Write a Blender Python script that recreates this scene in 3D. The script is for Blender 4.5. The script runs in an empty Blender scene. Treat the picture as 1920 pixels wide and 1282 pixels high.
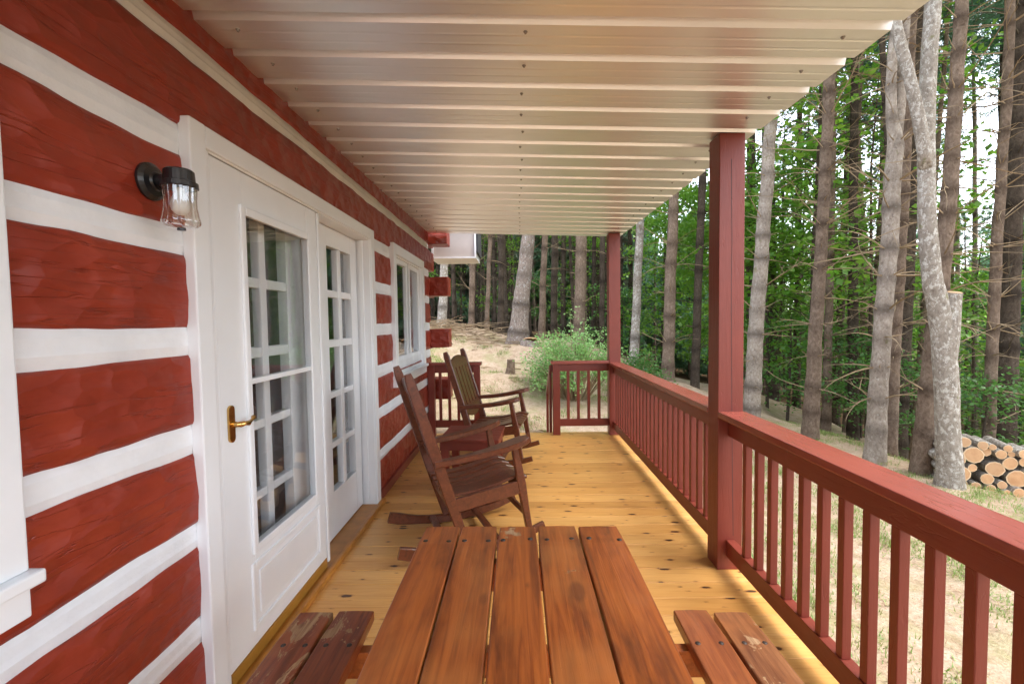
import bpy, bmesh, math, random
import numpy as np
from mathutils import Vector, Matrix, noise
rnd = random.Random(7)
sc = bpy.context.scene
COL = sc.collection
R_ = math.radians

# ------------------------------------------------------------------ camera
cam_d = bpy.data.cameras.new('camera'); cam = bpy.data.objects.new('camera', cam_d); COL.objects.link(cam)
RW = ((0.99981043, -0.01399826, -0.01353323), (0.01288114, -0.04566948, 0.99887355), (-0.01460055, -0.99885852, -0.04548051))
cam.matrix_world = Matrix(((RW[0][0], -RW[0][1], -RW[0][2], 0), (RW[1][0], -RW[1][1], -RW[1][2], 0), (RW[2][0], -RW[2][1], -RW[2][2], 1.45), (0, 0, 0, 1)))
cam_d.sensor_width = 36; cam_d.lens = 16.0; cam_d.clip_start = .05; cam_d.clip_end = 3000
sc.camera = cam

# ------------------------------------------------------------------ light
SUN_EL, SUN_AZ = R_(58), R_(98)      # azimuth clockwise from +Y: right and behind the camera
w = bpy.data.worlds.new('World'); sc.world = w; w.use_nodes = True
nt = w.node_tree; nt.nodes.clear()
sky = nt.nodes.new('ShaderNodeTexSky'); sky.sky_type = 'NISHITA'; sky.sun_disc = False
sky.sun_elevation = SUN_EL; sky.sun_rotation = SUN_AZ; sky.dust_density = 3.0; sky.air_density = 1.0; sky.altitude = 900
hs = nt.nodes.new('ShaderNodeHueSaturation'); hs.inputs['Saturation'].default_value = .42; hs.inputs['Value'].default_value = 1.0
bg = nt.nodes.new('ShaderNodeBackground'); bg.inputs['Strength'].default_value = .15
wo = nt.nodes.new('ShaderNodeOutputWorld')
nt.links.new(sky.outputs[0], hs.inputs['Color']); nt.links.new(hs.outputs[0], bg.inputs[0]); nt.links.new(bg.outputs[0], wo.inputs[0])
sd = bpy.data.lights.new('sun', 'SUN'); sd.energy = 1.3; sd.angle = R_(40); sd.color = (1, .95, .88)
sun = bpy.data.objects.new('sun', sd); COL.objects.link(sun)
sdir = Vector((math.sin(SUN_AZ) * math.cos(SUN_EL), math.cos(SUN_AZ) * math.cos(SUN_EL), math.sin(SUN_EL)))
sun.rotation_euler = sdir.to_track_quat('Z', 'Y').to_euler(); sun.location = sdir * 60
vs = sc.view_settings; vs.view_transform = 'Standard'; vs.look = 'None'; vs.gamma = 1; vs.use_curve_mapping = False
vs.exposure = 2.55
try:
    sc.cycles.max_bounces = 8; sc.cycles.diffuse_bounces = 4; sc.cycles.glossy_bounces = 4; sc.cycles.transparent_max_bounces = 12
    sc.cycles.caustics_reflective = False; sc.cycles.caustics_refractive = False; sc.cycles.use_denoising = True
    sc.cycles.sample_clamp_indirect = 6
except Exception: pass

# ------------------------------------------------------------------ helpers
def obj(name, me, mat=None, parent=None, loc=None, rot=None, scale=None, label=None, cat=None, group=None, kind=None):
    o = bpy.data.objects.new(name, me); COL.objects.link(o)
    if mat is not None and me is not None and not me.materials: me.materials.append(mat)
    if parent is not None: o.parent = parent
    if loc is not None: o.location = loc
    if rot is not None: o.rotation_euler = rot
    if scale is not None: o.scale = (scale,) * 3 if isinstance(scale, (int, float)) else scale
    if label: o['label'] = label
    if cat: o['category'] = cat
    if group: o['group'] = group
    if kind: o['kind'] = kind
    return o

def empty(name, loc=(0, 0, 0), rz=0, **k):
    o = obj(name, None, loc=loc, rot=(0, 0, rz), **k); o.empty_display_size = .1
    return o

class MB:
    """collects shapes into one mesh"""
    def __init__(s): s.v = []; s.f = []; s.a = []
    def add(s, v, f, a=None):
        b = len(s.v); s.v.extend([tuple(p) for p in v]); s.f.extend([tuple(i + b for i in q) for q in f])
        s.a.extend(a if a is not None else [0.0] * len(v))
    def box(s, x0, x1, y0, y1, z0, z1):
        v = [(x, y, z) for x in (x0, x1) for y in (y0, y1) for z in (z0, z1)]
        s.add(v, [(0, 1, 3, 2), (4, 6, 7, 5), (0, 4, 5, 1), (2, 3, 7, 6), (0, 2, 6, 4), (1, 5, 7, 3)]); return s
    def tube(s, path, rad, n=8, cap=True, attr=None, jit=0, up=None):
        P = [Vector(p) for p in path]; v = []; f = []; a = []
        for i, p in enumerate(P):
            t = (P[min(i + 1, len(P) - 1)] - P[max(i - 1, 0)]).normalized()
            ref = Vector((0, 0, 1)) if abs(t.z) < .9 else Vector((1, 0, 0))
            if up: ref = Vector(up)
            e1 = t.cross(ref).normalized(); e2 = t.cross(e1).normalized(); r = rad[i] if hasattr(rad, '__len__') else rad
            for k in range(n):
                q = 2 * math.pi * k / n; rr = r * (1 + jit * (rnd.random() - .5))
                v.append(p + e1 * math.cos(q) * rr + e2 * math.sin(q) * rr); a.append(attr[i] if attr else 0.0)
        for i in range(len(P) - 1):
            for k in range(n):
                f.append((i * n + k, i * n + (k + 1) % n, (i + 1) * n + (k + 1) % n, (i + 1) * n + k))
        if cap:
            f.append(tuple(range(n))[::-1]); f.append(tuple((len(P) - 1) * n + k for k in range(n)))
        s.add(v, f, a); return s
    def sweep(s, path, secs):
        """rectangular bar: secs[i] = 4+ world-space points of the cross section"""
        n = len(secs[0]); v = [p for q in secs for p in q]; f = []
        for i in range(len(secs) - 1):
            for k in range(n): f.append((i * n + k, i * n + (k + 1) % n, (i + 1) * n + (k + 1) % n, (i + 1) * n + k))
        f.append(tuple(range(n))[::-1]); f.append(tuple((len(secs) - 1) * n + k for k in range(n)))
        s.add(v, f); return s
    def prism(s, poly, fn, h0, h1):
        """poly of (a,b); fn(a,b,h) -> xyz; extruded from h0 to h1"""
        n = len(poly); v = [fn(a, b, h0) for a, b in poly] + [fn(a, b, h1) for a, b in poly]
        f = [tuple(range(n))[::-1], tuple(range(n, 2 * n))] + [(i, (i + 1) % n, n + (i + 1) % n, n + i) for i in range(n)]
        s.add(v, f); return s
    def lathe(s, prof, n=20, c=(0, 0, 0), flute=0, nf=12):
        v = []; f = []
        for (r, z) in prof:
            for k in range(n):
                q = 2 * math.pi * k / n; rr = r * (1 + flute * math.cos(nf * q))
                v.append((c[0] + rr * math.cos(q), c[1] + rr * math.sin(q), c[2] + z))
        for i in range(len(prof) - 1):
            for k in range(n): f.append((i * n + k, i * n + (k + 1) % n, (i + 1) * n + (k + 1) % n, (i + 1) * n + k))
        s.add(v, f); return s
    def mesh(s, name, bevel=0, seg=2, smooth=False, attr=False, fix=True):
        me = bpy.data.meshes.new(name); me.from_pydata(s.v, [], s.f)
        if bevel or fix:
            bm = bmesh.new(); bm.from_mesh(me)
            bmesh.ops.recalc_face_normals(bm, faces=bm.faces)
            if bevel: bmesh.ops.bevel(bm, geom=[e for e in bm.edges], offset=bevel, segments=seg, affect='EDGES', profile=.6, clamp_overlap=True)
            bm.to_mesh(me); bm.free()
        if attr:
            at = me.attributes.new('ring', 'FLOAT', 'POINT'); at.data.foreach_set('value', s.a)
        if smooth: me.polygons.foreach_set('use_smooth', [True] * len(me.polygons))
        me.update(); return me

def boxm(name, sx, sy, sz, bevel=.003, seg=2):
    return MB().box(-sx / 2, sx / 2, -sy / 2, sy / 2, -sz / 2, sz / 2).mesh(name, bevel, seg)
def bx(name, x0, x1, y0, y1, z0, z1, mat, parent, bevel=.003, **k):
    me = boxm(name, x1 - x0, y1 - y0, z1 - z0, bevel)
    return obj(name, me, mat, parent, ((x0 + x1) / 2, (y0 + y1) / 2, (z0 + z1) / 2), **k)
def npmesh(name, V, F, smooth=False):
    V = np.asarray(V, dtype=np.float32).reshape(-1, 3); F = np.asarray(F, dtype=np.int32); k = F.shape[1]
    me = bpy.data.meshes.new(name); me.vertices.add(len(V)); me.vertices.foreach_set('co', V.ravel())
    me.loops.add(F.size); me.loops.foreach_set('vertex_index', F.ravel())
    me.polygons.add(len(F)); me.polygons.foreach_set('loop_start', np.arange(0, F.size, k, dtype=np.int32))
    me.update(calc_edges=True)
    if smooth: me.polygons.foreach_set('use_smooth', [True] * len(F))
    return me

# ------------------------------------------------------------------ material helpers
def nd(nt, t, ins=None, **kw):
    n = nt.nodes.new(t)
    for k, v in kw.items(): setattr(n, k, v)
    for k, v in (ins or {}).items():
        s = n.inputs[k]
        if isinstance(v, bpy.types.NodeSocket): nt.links.new(v, s)
        else: s.default_value = v
    return n
def base_mat(name):
    m = bpy.data.materials.new(name); m.use_nodes = True; nt = m.node_tree
    return m, nt, nt.nodes['Principled BSDF']
def coords(nt, scale=(1, 1, 1), rand=True, kind='Object'):
    tc = nd(nt, 'ShaderNodeTexCoord'); v = tc.outputs[kind]
    if rand:
        oi = nd(nt, 'ShaderNodeObjectInfo')
        ml = nd(nt, 'ShaderNodeMath', {0: oi.outputs['Random'], 1: 57.0}, operation='MULTIPLY')
        v = nd(nt, 'ShaderNodeVectorMath', {0: v, 1: ml.outputs[0]}, operation='ADD').outputs[0]
    return nd(nt, 'ShaderNodeVectorMath', {0: v, 1: scale}, operation='MULTIPLY').outputs[0]
def noi(nt, vec, scale=1, detail=4, rough=.55, dist=0):
    return nd(nt, 'ShaderNodeTexNoise', {'Vector': vec, 'Scale': scale, 'Detail': detail, 'Roughness': rough, 'Distortion': dist}).outputs['Fac']
def ramp(nt, fac, stops, interp='LINEAR'):
    r = nd(nt, 'ShaderNodeValToRGB', {'Fac': fac}); e = r.color_ramp.elements; r.color_ramp.interpolation = interp
    while len(e) < len(stops): e.new(.5)
    for i, (p, c) in enumerate(stops):
        e[i].position = p; e[i].color = (c, c, c, 1) if isinstance(c, (int, float)) else (*c, 1)
    return r.outputs['Color']
def mix(nt, fac, a, b, mode='MIX'):
    n = nd(nt, 'ShaderNodeMix', data_type='RGBA', blend_type=mode)
    for s, v in ((n.inputs[0], fac), (n.inputs[6], a), (n.inputs[7], b)):
        if isinstance(v, bpy.types.NodeSocket): nt.links.new(v, s)
        else: s.default_value = v if isinstance(v, (int, float)) else (*v, 1)
    return n.outputs[2]
def mth(nt, op, a, b=0.0):
    return nd(nt, 'ShaderNodeMath', {0: a, 1: b}, operation=op).outputs[0]
def bump(nt, bs, h, strength=.3, dist=.01, prev=None):
    ins = {'Height': h, 'Strength': strength, 'Distance': dist}
    if prev is not None: ins['Normal'] = prev
    b = nd(nt, 'ShaderNodeBump', ins); nt.links.new(b.outputs[0], bs.inputs['Normal']); return b.outputs[0]
def lk(nt, s, bs, name): nt.links.new(s, bs.inputs[name])

def m_plain(name, c, rough=.5, var=.12, scale=6, bstr=.1, metal=0, bscale=40, spec=.5, bd=.004):
    m, nt, b = base_mat(name); v = coords(nt)
    n = noi(nt, v, scale, 4); d = tuple(x * (1 - var) for x in c); l = tuple(min(1, x * (1 + var)) for x in c)
    lk(nt, ramp(nt, n, [(.3, d), (.7, l)]), b, 'Base Color'); b.inputs['Roughness'].default_value = rough; b.inputs['Metallic'].default_value = metal
    b.inputs['Specular IOR Level'].default_value = spec
    if bstr: bump(nt, b, noi(nt, v, bscale, 4), bstr, bd)
    return m

def m_log():
    m, nt, b = base_mat('hewn_log_red_stain'); v = coords(nt, (1, 1, 1), False)
    n1 = noi(nt, v, 5, 5, .6); n2 = noi(nt, coords(nt, (40, 5, 45), False), 1, 5, .6)
    c = ramp(nt, n1, [(.25, (.225, .022, .0085)), (.5, (.28, .030, .012)), (.8, (.335, .043, .018))])
    c = mix(nt, ramp(nt, n2, [(.45, .0), (.75, .25)]), c, (.15, .015, .008))
    sc_ = noi(nt, coords(nt, (6, 1.4, 9), False), 3.0, 6, .7, 1.5)
    c = mix(nt, ramp(nt, sc_, [(.69, 0.0), (.73, .6)]), c, (.42, .17, .10))
    lk(nt, c, b, 'Base Color'); b.inputs['Roughness'].default_value = .44; b.inputs['Specular IOR Level'].default_value = .5
    cv = coords(nt, (1, .75, 1.25), False); wv = nd(nt, 'ShaderNodeVectorMath', {0: nd(nt, 'ShaderNodeTexNoise', {'Vector': cv, 'Scale': 6.0, 'Detail': 3.0}).outputs['Color'], 1: (.10, .10, .10)}, operation='MULTIPLY').outputs[0]
    cv = nd(nt, 'ShaderNodeVectorMath', {0: cv, 1: wv}, operation='ADD').outputs[0]
    vo = nd(nt, 'ShaderNodeTexVoronoi', {'Vector': cv, 'Scale': 11.0, 'Smoothness': .12}, feature='SMOOTH_F1').outputs['Distance']
    cr = noi(nt, coords(nt, (3, 1.1, 22), False), 1.3, 3, .5, .4)
    p = bump(nt, b, vo, .55, .032)
    p = bump(nt, b, ramp(nt, cr, [(.487, 1.0), (.5, 0.0), (.513, 1.0)]), .5, .012, p)
    bump(nt, b, n2, .22, .006, p)
    return m

def m_paintwood(name, c, axis=(1, 1, 1), rough=.45, dirt=.0):
    m, nt, b = base_mat(name); v = coords(nt, axis); n = noi(nt, v, 8, 5, .6); n2 = noi(nt, coords(nt), 3, 4)
    cc = ramp(nt, n2, [(.3, tuple(x * .88 for x in c)), (.7, tuple(min(1, x * 1.1) for x in c))])
    if dirt: cc = mix(nt, ramp(nt, noi(nt, coords(nt), 38, 5, .7), [(.68, 0.0), (.74, dirt)]), cc, (.42, .22, .17))
    lk(nt, cc, b, 'Base Color'); b.inputs['Roughness'].default_value = rough
    cr = noi(nt, v, 2.2, 3, .5, .5); p = bump(nt, b, n, .3, .005); bump(nt, b, ramp(nt, cr, [(.492, 1.0), (.5, 0.0), (.508, 1.0)]), .25, .004, p); return m

def m_deck():
    m, nt, b = base_mat('varnished_pine_board')
    oi = nd(nt, 'ShaderNodeObjectInfo').outputs['Random']
    v = coords(nt, (1, 1, 1))
    g = noi(nt, coords(nt, (1.4, 34, 20)), 1.6, 6, .62, .8)
    c = ramp(nt, g, [(.25, (.70, .345, .090)), (.5, (.80, .45, .145)), (.75, (.60, .265, .060))])
    big = noi(nt, coords(nt, (1.2, 6, 1)), 1.5, 3); c = mix(nt, ramp(nt, big, [(.35, 0.0), (.75, .5)]), c, (.50, .215, .04))
    tint = ramp(nt, oi, [(0, (.80, .74, .66)), (.5, (1, 1, 1)), (1, (.90, .82, .70))]); c = mix(nt, 1.0, c, tint, 'MULTIPLY')
    # knots: one per voronoi cell, of random size, in a warped halo of grain
    vv = coords(nt, (4.2, 10.5, 1.0))
    vo = nd(nt, 'ShaderNodeTexVoronoi', {'Vector': vv, 'Scale': 1.0, 'Randomness': .85}, voronoi_dimensions='2D')
    sep = nd(nt, 'ShaderNodeSeparateColor', {0: vo.outputs['Color']}).outputs[0]
    rad = mth(nt, 'MULTIPLY', mth(nt, 'MAXIMUM', mth(nt, 'SUBTRACT', sep, .5), 0.0), .24)
    dd = mth(nt, 'ADD', vo.outputs['Distance'], mth(nt, 'MULTIPLY', mth(nt, 'SUBTRACT', noi(nt, v, 45, 4), .5), .16))
    q = mth(nt, 'SUBTRACT', dd, rad)
    c = mix(nt, ramp(nt, q, [(.0, .75), (.09, 0.0)]), c, (.30, .10, .022))
    c = mix(nt, ramp(nt, q, [(-.0, .95), (.012, 0.0)]), c, (.045, .016, .007))
    lk(nt, c, b, 'Base Color'); lk(nt, ramp(nt, g, [(.3, .32), (.7, .44)]), b, 'Roughness')
    b.inputs['Coat Weight'].default_value = .2; b.inputs['Coat Roughness'].default_value = .22
    bump(nt, b, g, .08, .003); return m

def m_table(name, wear, patch=None, base=((.20, .040, .009), (.38, .095, .018), (.50, .145, .028))):
    m, nt, b = base_mat(name)
    v = coords(nt, (1, 1, 1)); g = noi(nt, coords(nt, (34, 1.5, 30)), 1.6, 6, .62, 1.0)
    c = ramp(nt, g, [(.28, base[0]), (.5, base[1]), (.75, base[2])])
    st = noi(nt, coords(nt, (9, 1.2, 9)), 1.7, 5, .6, .6); c = mix(nt, ramp(nt, st, [(.46, 0.0), (.70, .85)]), c, (.085, .020, .008))
    bl = noi(nt, v, 3.2, 3); c = mix(nt, ramp(nt, bl, [(.52, 0.0), (.7, .45)]), c, (.50, .18, .05))
    wn = noi(nt, coords(nt, (7.5, 3.2, 5)), 1.4, 6, .72, .7)
    if patch:
        oc = nd(nt, 'ShaderNodeTexCoord').outputs['Object']; pd = nd(nt, 'ShaderNodeVectorMath', {0: nd(nt, 'ShaderNodeVectorMath', {0: oc, 1: (1, 1, 0)}, operation='MULTIPLY').outputs[0], 1: (*patch, 0)}, operation='DISTANCE').outputs['Value']
        pn = mth(nt, 'ADD', pd, mth(nt, 'MULTIPLY', mth(nt, 'SUBTRACT', noi(nt, oc, 34, 4, .6), .5), .16))
        wn = mth(nt, 'MAXIMUM', wn, mth(nt, 'MULTIPLY', mth(nt, 'LESS_THAN', pn, .026), .95))
    wm = ramp(nt, wn, [(wear, 0.0), (wear + .012, 1.0)])
    tan = ramp(nt, noi(nt, coords(nt, (60, 3, 40)), 2, 4), [(.3, (.26, .135, .062)), (.7, (.50, .31, .16))])
    c = mix(nt, wm, c, tan)
    # knots with rings
    vo = nd(nt, 'ShaderNodeTexVoronoi', {'Vector': coords(nt, (5.5, 2.6, 1)), 'Scale': 1.0, 'Randomness': .9}, voronoi_dimensions='2D')
    sep = nd(nt, 'ShaderNodeSeparateColor', {0: vo.outputs['Color']}).outputs[1]
    rad = mth(nt, 'MULTIPLY', mth(nt, 'MAXIMUM', mth(nt, 'SUBTRACT', sep, .66), 0.0), .38)
    q = mth(nt, 'SUBTRACT', vo.outputs['Distance'], rad); c = mix(nt, ramp(nt, q, [(0.0, .6), (.05, 0.0)]), c, (.13, .035, .012))
    c = mix(nt, ramp(nt, noi(nt, v, 90, 3, .7), [(.7, 0.0), (.76, .5)]), c, (.05, .018, .01))
    lk(nt, c, b, 'Base Color'); lk(nt, ramp(nt, wm, [(0, .34), (1, .7)]), b, 'Roughness')
    bump(nt, b, mth(nt, 'SUBTRACT', g, mth(nt, 'MULTIPLY', nd(nt, 'ShaderNodeSeparateColor', {0: wm}).outputs[0], .5)), .28, .005); return m

def m_chair():
    m, nt, b = base_mat('dark_stained_chair_wood'); g = noi(nt, coords(nt, (14, 14, 14)), 2, 5, .6, 1.2)
    c = ramp(nt, g, [(.3, (.085, .024, .011)), (.55, (.15, .042, .018)), (.8, (.22, .062, .026))])
    lk(nt, c, b, 'Base Color'); b.inputs['Roughness'].default_value = .30; b.inputs['Coat Weight'].default_value = .3; b.inputs['Coat Roughness'].default_value = .2; bump(nt, b, g, .12, .003); return m

def m_roof():
    m, nt, b = base_mat('galvalume_sheet'); g = noi(nt, coords(nt, (.5, 3, 1), False), 2, 3, .5); sp = noi(nt, coords(nt, (1, 1, 1), False), 60, 3, .7)
    c = ramp(nt, g, [(.3, (.86, .85, .835)), (.7, (.91, .905, .895))]); lk(nt, c, b, 'Base Color')
    b.inputs['Metallic'].default_value = .86; lk(nt, ramp(nt, g, [(.3, .36), (.7, .42)]), b, 'Roughness')
    return m

def m_glass(name, tint=(.985, .99, .988), gain=1.15, rough=.0, wav=.02):
    m = bpy.data.materials.new(name); m.use_nodes = True; nt = m.node_tree; nt.nodes.clear()
    v = coords(nt, (1, 1, 1)); bp = nd(nt, 'ShaderNodeBump', {'Height': noi(nt, v, 3, 2), 'Strength': wav, 'Distance': .05}).outputs[0]
    tr = nd(nt, 'ShaderNodeBsdfTransparent', {'Color': (*tint, 1)}); gl = nd(nt, 'ShaderNodeBsdfGlossy', {'Color': (.95, .97, 1, 1), 'Roughness': rough, 'Normal': bp})
    ior = mth(nt, 'ADD', mth(nt, 'MULTIPLY', nd(nt, 'ShaderNodeNewGeometry').outputs['Backfacing'], -.8333), 1.5); fr = nd(nt, 'ShaderNodeFresnel', {'IOR': ior}); fm = nd(nt, 'ShaderNodeMath', {0: fr.outputs[0], 1: gain}, operation='MULTIPLY', use_clamp=True)
    mx = nd(nt, 'ShaderNodeMixShader', {0: fm.outputs[0], 1: tr.outputs[0], 2: gl.outputs[0]})
    nd(nt, 'ShaderNodeOutputMaterial', {0: mx.outputs[0]}); return m

def m_bark(name, dark, mid, light, lich=.0, lc=(.5, .5, .44), vs=(1, 1, .6)):
    m, nt, b = base_mat(name); v = coords(nt, vs); n = noi(nt, v, 26, 7, .72, .5); n2 = noi(nt, coords(nt), 3, 4)
    c = ramp(nt, n, [(.28, dark), (.5, mid), (.75, light)])
    c = mix(nt, ramp(nt, n2, [(.35, 0.0), (.7, .45)]), c, tuple(x * .65 for x in mid))
    if lich:
        ln = noi(nt, coords(nt, (1, 1, .7)), 22, 7, .78); c = mix(nt, ramp(nt, ln, [(.62 - lich, 0.0), (.67 - lich, .9)]), c, lc)
        mo = noi(nt, coords(nt), 7, 4, .6); c = mix(nt, ramp(nt, mo, [(.64, 0.0), (.7, .6)]), c, (.17, .17, .045))
    at = nd(nt, 'ShaderNodeAttribute', attribute_name='ring').outputs['Fac']
    c = mix(nt, mth(nt, 'MULTIPLY', at, .75), c, tuple(x * .5 for x in dark))
    lk(nt, c, b, 'Base Color'); b.inputs['Roughness'].default_value = .9; b.inputs['Specular IOR Level'].default_value = .15
    bump(nt, b, n, .9, .03); return m

def m_leaf(name, a, b_, tr=.45, rand_obj=True):
    m = bpy.data.materials.new(name); m.use_nodes = True; nt = m.node_tree; nt.nodes.clear()
    gi = nd(nt, 'ShaderNodeNewGeometry').outputs['Random Per Island']; oi = nd(nt, 'ShaderNodeObjectInfo').outputs['Random']
    c = mix(nt, gi, a, b_)
    if rand_obj: c = mix(nt, mth(nt, 'MULTIPLY', oi, .5), c, tuple(x * .55 for x in a))
    d = nd(nt, 'ShaderNodeBsdfDiffuse', {'Color': c}); t = nd(nt, 'ShaderNodeBsdfTranslucent', {'Color': c})
    g = nd(nt, 'ShaderNodeBsdfGlossy', {'Color': (1, 1, 1, 1), 'Roughness': .45})
    mx = nd(nt, 'ShaderNodeMixShader', {0: tr, 1: d.outputs[0], 2: t.outputs[0]})
    m2 = nd(nt, 'ShaderNodeMixShader', {0: .04, 1: mx.outputs[0], 2: g.outputs[0]})
    nd(nt, 'ShaderNodeOutputMaterial', {0: m2.outputs[0]}); return m

def m_ground():
    m, nt, b = base_mat('sandy_straw_ground'); v = coords(nt, (1, 1, 1), False)
    n1 = noi(nt, v, .9, 6, .62); n2 = noi(nt, v, 7, 6, .7); n3 = noi(nt, v, 55, 5, .75)
    c = ramp(nt, n2, [(.25, (.36, .245, .155)), (.5, (.55, .415, .295)), (.75, (.66, .53, .40))])
    c = mix(nt, ramp(nt, n3, [(.45, 0.0), (.75, .7)]), c, (.24, .14, .075))
    c = mix(nt, ramp(nt, n3, [(.25, .5), (.42, 0.0)]), c, (.64, .52, .38))
    c = mix(nt, ramp(nt, noi(nt, v, 1.7, 6, .7), [(.48, 0.0), (.66, .55)]), c, (.30, .32, .12))
    sx = nd(nt, 'ShaderNodeSeparateXYZ', {0: v})
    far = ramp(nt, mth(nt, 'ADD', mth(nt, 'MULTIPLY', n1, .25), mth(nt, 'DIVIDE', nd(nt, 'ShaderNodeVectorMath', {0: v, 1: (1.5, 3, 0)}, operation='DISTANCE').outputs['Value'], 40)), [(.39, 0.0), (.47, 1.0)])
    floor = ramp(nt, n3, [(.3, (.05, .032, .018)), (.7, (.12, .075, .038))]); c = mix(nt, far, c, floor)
    lk(nt, c, b, 'Base Color'); b.inputs['Roughness'].default_value = .95; b.inputs['Specular IOR Level'].default_value = .1
    p = bump(nt, b, n2, .5, .06); bump(nt, b, n3, .6, .02, p); return m

def m_cut():
    m, nt, b = base_mat('ringed_cut_wood'); oc = nd(nt, 'ShaderNodeTexCoord').outputs['Object']; oi = nd(nt, 'ShaderNodeObjectInfo').outputs['Random']
    d = nd(nt, 'ShaderNodeVectorMath', {0: nd(nt, 'ShaderNodeVectorMath', {0: oc, 1: (.006, .004, .008)}, operation='ADD').outputs[0]}, operation='LENGTH').outputs['Value']
    r = mth(nt, 'SINE', mth(nt, 'ADD', mth(nt, 'MULTIPLY', d, 700.0), mth(nt, 'MULTIPLY', noi(nt, oc, 30, 3), 9.0)))
    c = ramp(nt, r, [(.0, (.70, .42, .22)), (1.0, (.60, .32, .145))]); c = mix(nt, ramp(nt, noi(nt, coords(nt), 14, 4), [(.4, 0.0), (.7, .6)]), c, (.50, .24, .10))
    c = mix(nt, mth(nt, 'MULTIPLY', oi, .45), c, (.42, .29, .19)); lk(nt, c, b, 'Base Color'); b.inputs['Roughness'].default_value = .85; bump(nt, b, noi(nt, oc, 90, 4), .3, .004); return m
LOG = m_log(); CHINK = m_plain('white_chinking', (.80, .805, .81), .7, .07, 5, .4, bscale=18, bd=.012)
WHITE = m_plain('white_gloss_paint', (.82, .825, .83), .30, .03, 4, .04, bscale=14)
RAIL = m_paintwood('barn_red_paint', (.20, .034, .019), (8, .8, 8), .42, .0); RAILV = m_paintwood('barn_red_post_paint', (.20, .033, .018), (8, 8, .8), .45)
CAPM = m_paintwood('weathered_sky_lit_cap_paint', (.27, .062, .042), (9, .7, 9), .27, .6)  # weathered red, lightened so the cap's sky sheen sits in its colour
DECK = m_deck(); SILLW = m_plain('amber_wood_trim', (.42, .17, .028), .35, .25, 9, .1); SWEEP = m_plain('ochre_door_sweep', (.40, .19, .03), .35, .1)
TTOP = m_table('table_top_stain', .70); TTOP2 = m_table('table_top_stain_peeled', .70, (-.018, .852)); TBEN = m_table('worn_bench_stain', .56, None, ((.13, .026, .010), (.25, .055, .015), (.33, .085, .022)))
TBEN2 = m_table('bench_stain', .64, None, ((.15, .036, .012), (.27, .075, .022), (.34, .11, .034))); TBEN3 = m_table('weathered_bench_stain', .575, None, ((.15, .055, .022), (.26, .10, .04), (.36, .16, .07)))
CHAIR = m_chair(); ROOF = m_roof(); GLASS = m_glass('window_glass'); LAMPG = m_glass('lamp_glass', (.90, .885, .85), 3.0, .03, .0)
BLACK = m_plain('black_lamp_enamel', (.012, .012, .014), .3, .2); BRASS = m_plain('polished_brass', (.62, .38, .13), .16, .1, 20, .0, metal=1)
BOLT = m_plain('rusty_bolt', (.06, .045, .038), .5, .3, 30, .1, metal=.5); BULB = m_plain('frosted_bulb', (.80, .82, .85), .35, .02); STEEL = m_plain('grey_screw_steel', (.36, .34, .32), .45, .3, 30, .1, metal=.7)
DARK = m_plain('dim_room', (.030, .022, .017), .8, .4, 2, .0); JOIST = m_plain('brown_joist_wood', (.20, .12, .06), .8, .3)  # joists and piers get a plain mid brown
BARK_P = m_bark('pale_pine_bark', (.17, .13, .10), (.45, .375, .305), (.66, .58, .50), .03, (.68, .64, .57))
BARK_B = m_bark('brown_pine_bark', (.095, .062, .042), (.25, .180, .130), (.42, .325, .245), .0)
BARK_D = m_bark('dark_pine_bark', (.04, .029, .021), (.105, .079, .058), (.19, .15, .115))
BARK_L = m_bark('lichen_bark', (.14, .11, .085), (.36, .31, .255), (.54, .49, .425), .10, (.62, .59, .53))
BARK_S = m_bark('scaly_pine_bark', (.11, .085, .068), (.30, .235, .19), (.46, .39, .34), .06, (.55, .55, .52), (1, 1, .5))
TWIG = m_plain('dead_twig', (.30, .215, .125), .85, .35, 5, .0); TWIG_D = m_plain('dark_dead_twig', (.10, .075, .045), .9, .4, 5, .0)
NEEDLE = m_leaf('pine_needles', (.085, .20, .10), (.15, .30, .15), .45); LEAF = m_leaf('maple_leaves', (.13, .36, .03), (.30, .52, .06), .55)
LEAF2 = m_leaf('deep_green_leaves', (.08, .24, .04), (.17, .38, .07), .55); SHRUB = m_leaf('feathery_shrub_leaves', (.20, .42, .11), (.38, .60, .22), .45, False)  # second leaf mix is a deeper green
GRASS = m_leaf('grass_blades', (.16, .32, .05), (.42, .42, .16), .35, False); GROUND = m_ground()
CUT = m_cut(); SAP = m_plain('pale_sapwood', (.74, .54, .33), .8, .12, 12, .2)
STRAW = m_plain('pine_straw', (.40, .25, .12), .9, .4, 3, .0); SHINGLE = m_plain('dark_roof_edge', (.03, .03, .032), .8, .2)

W = -1.155
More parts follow.
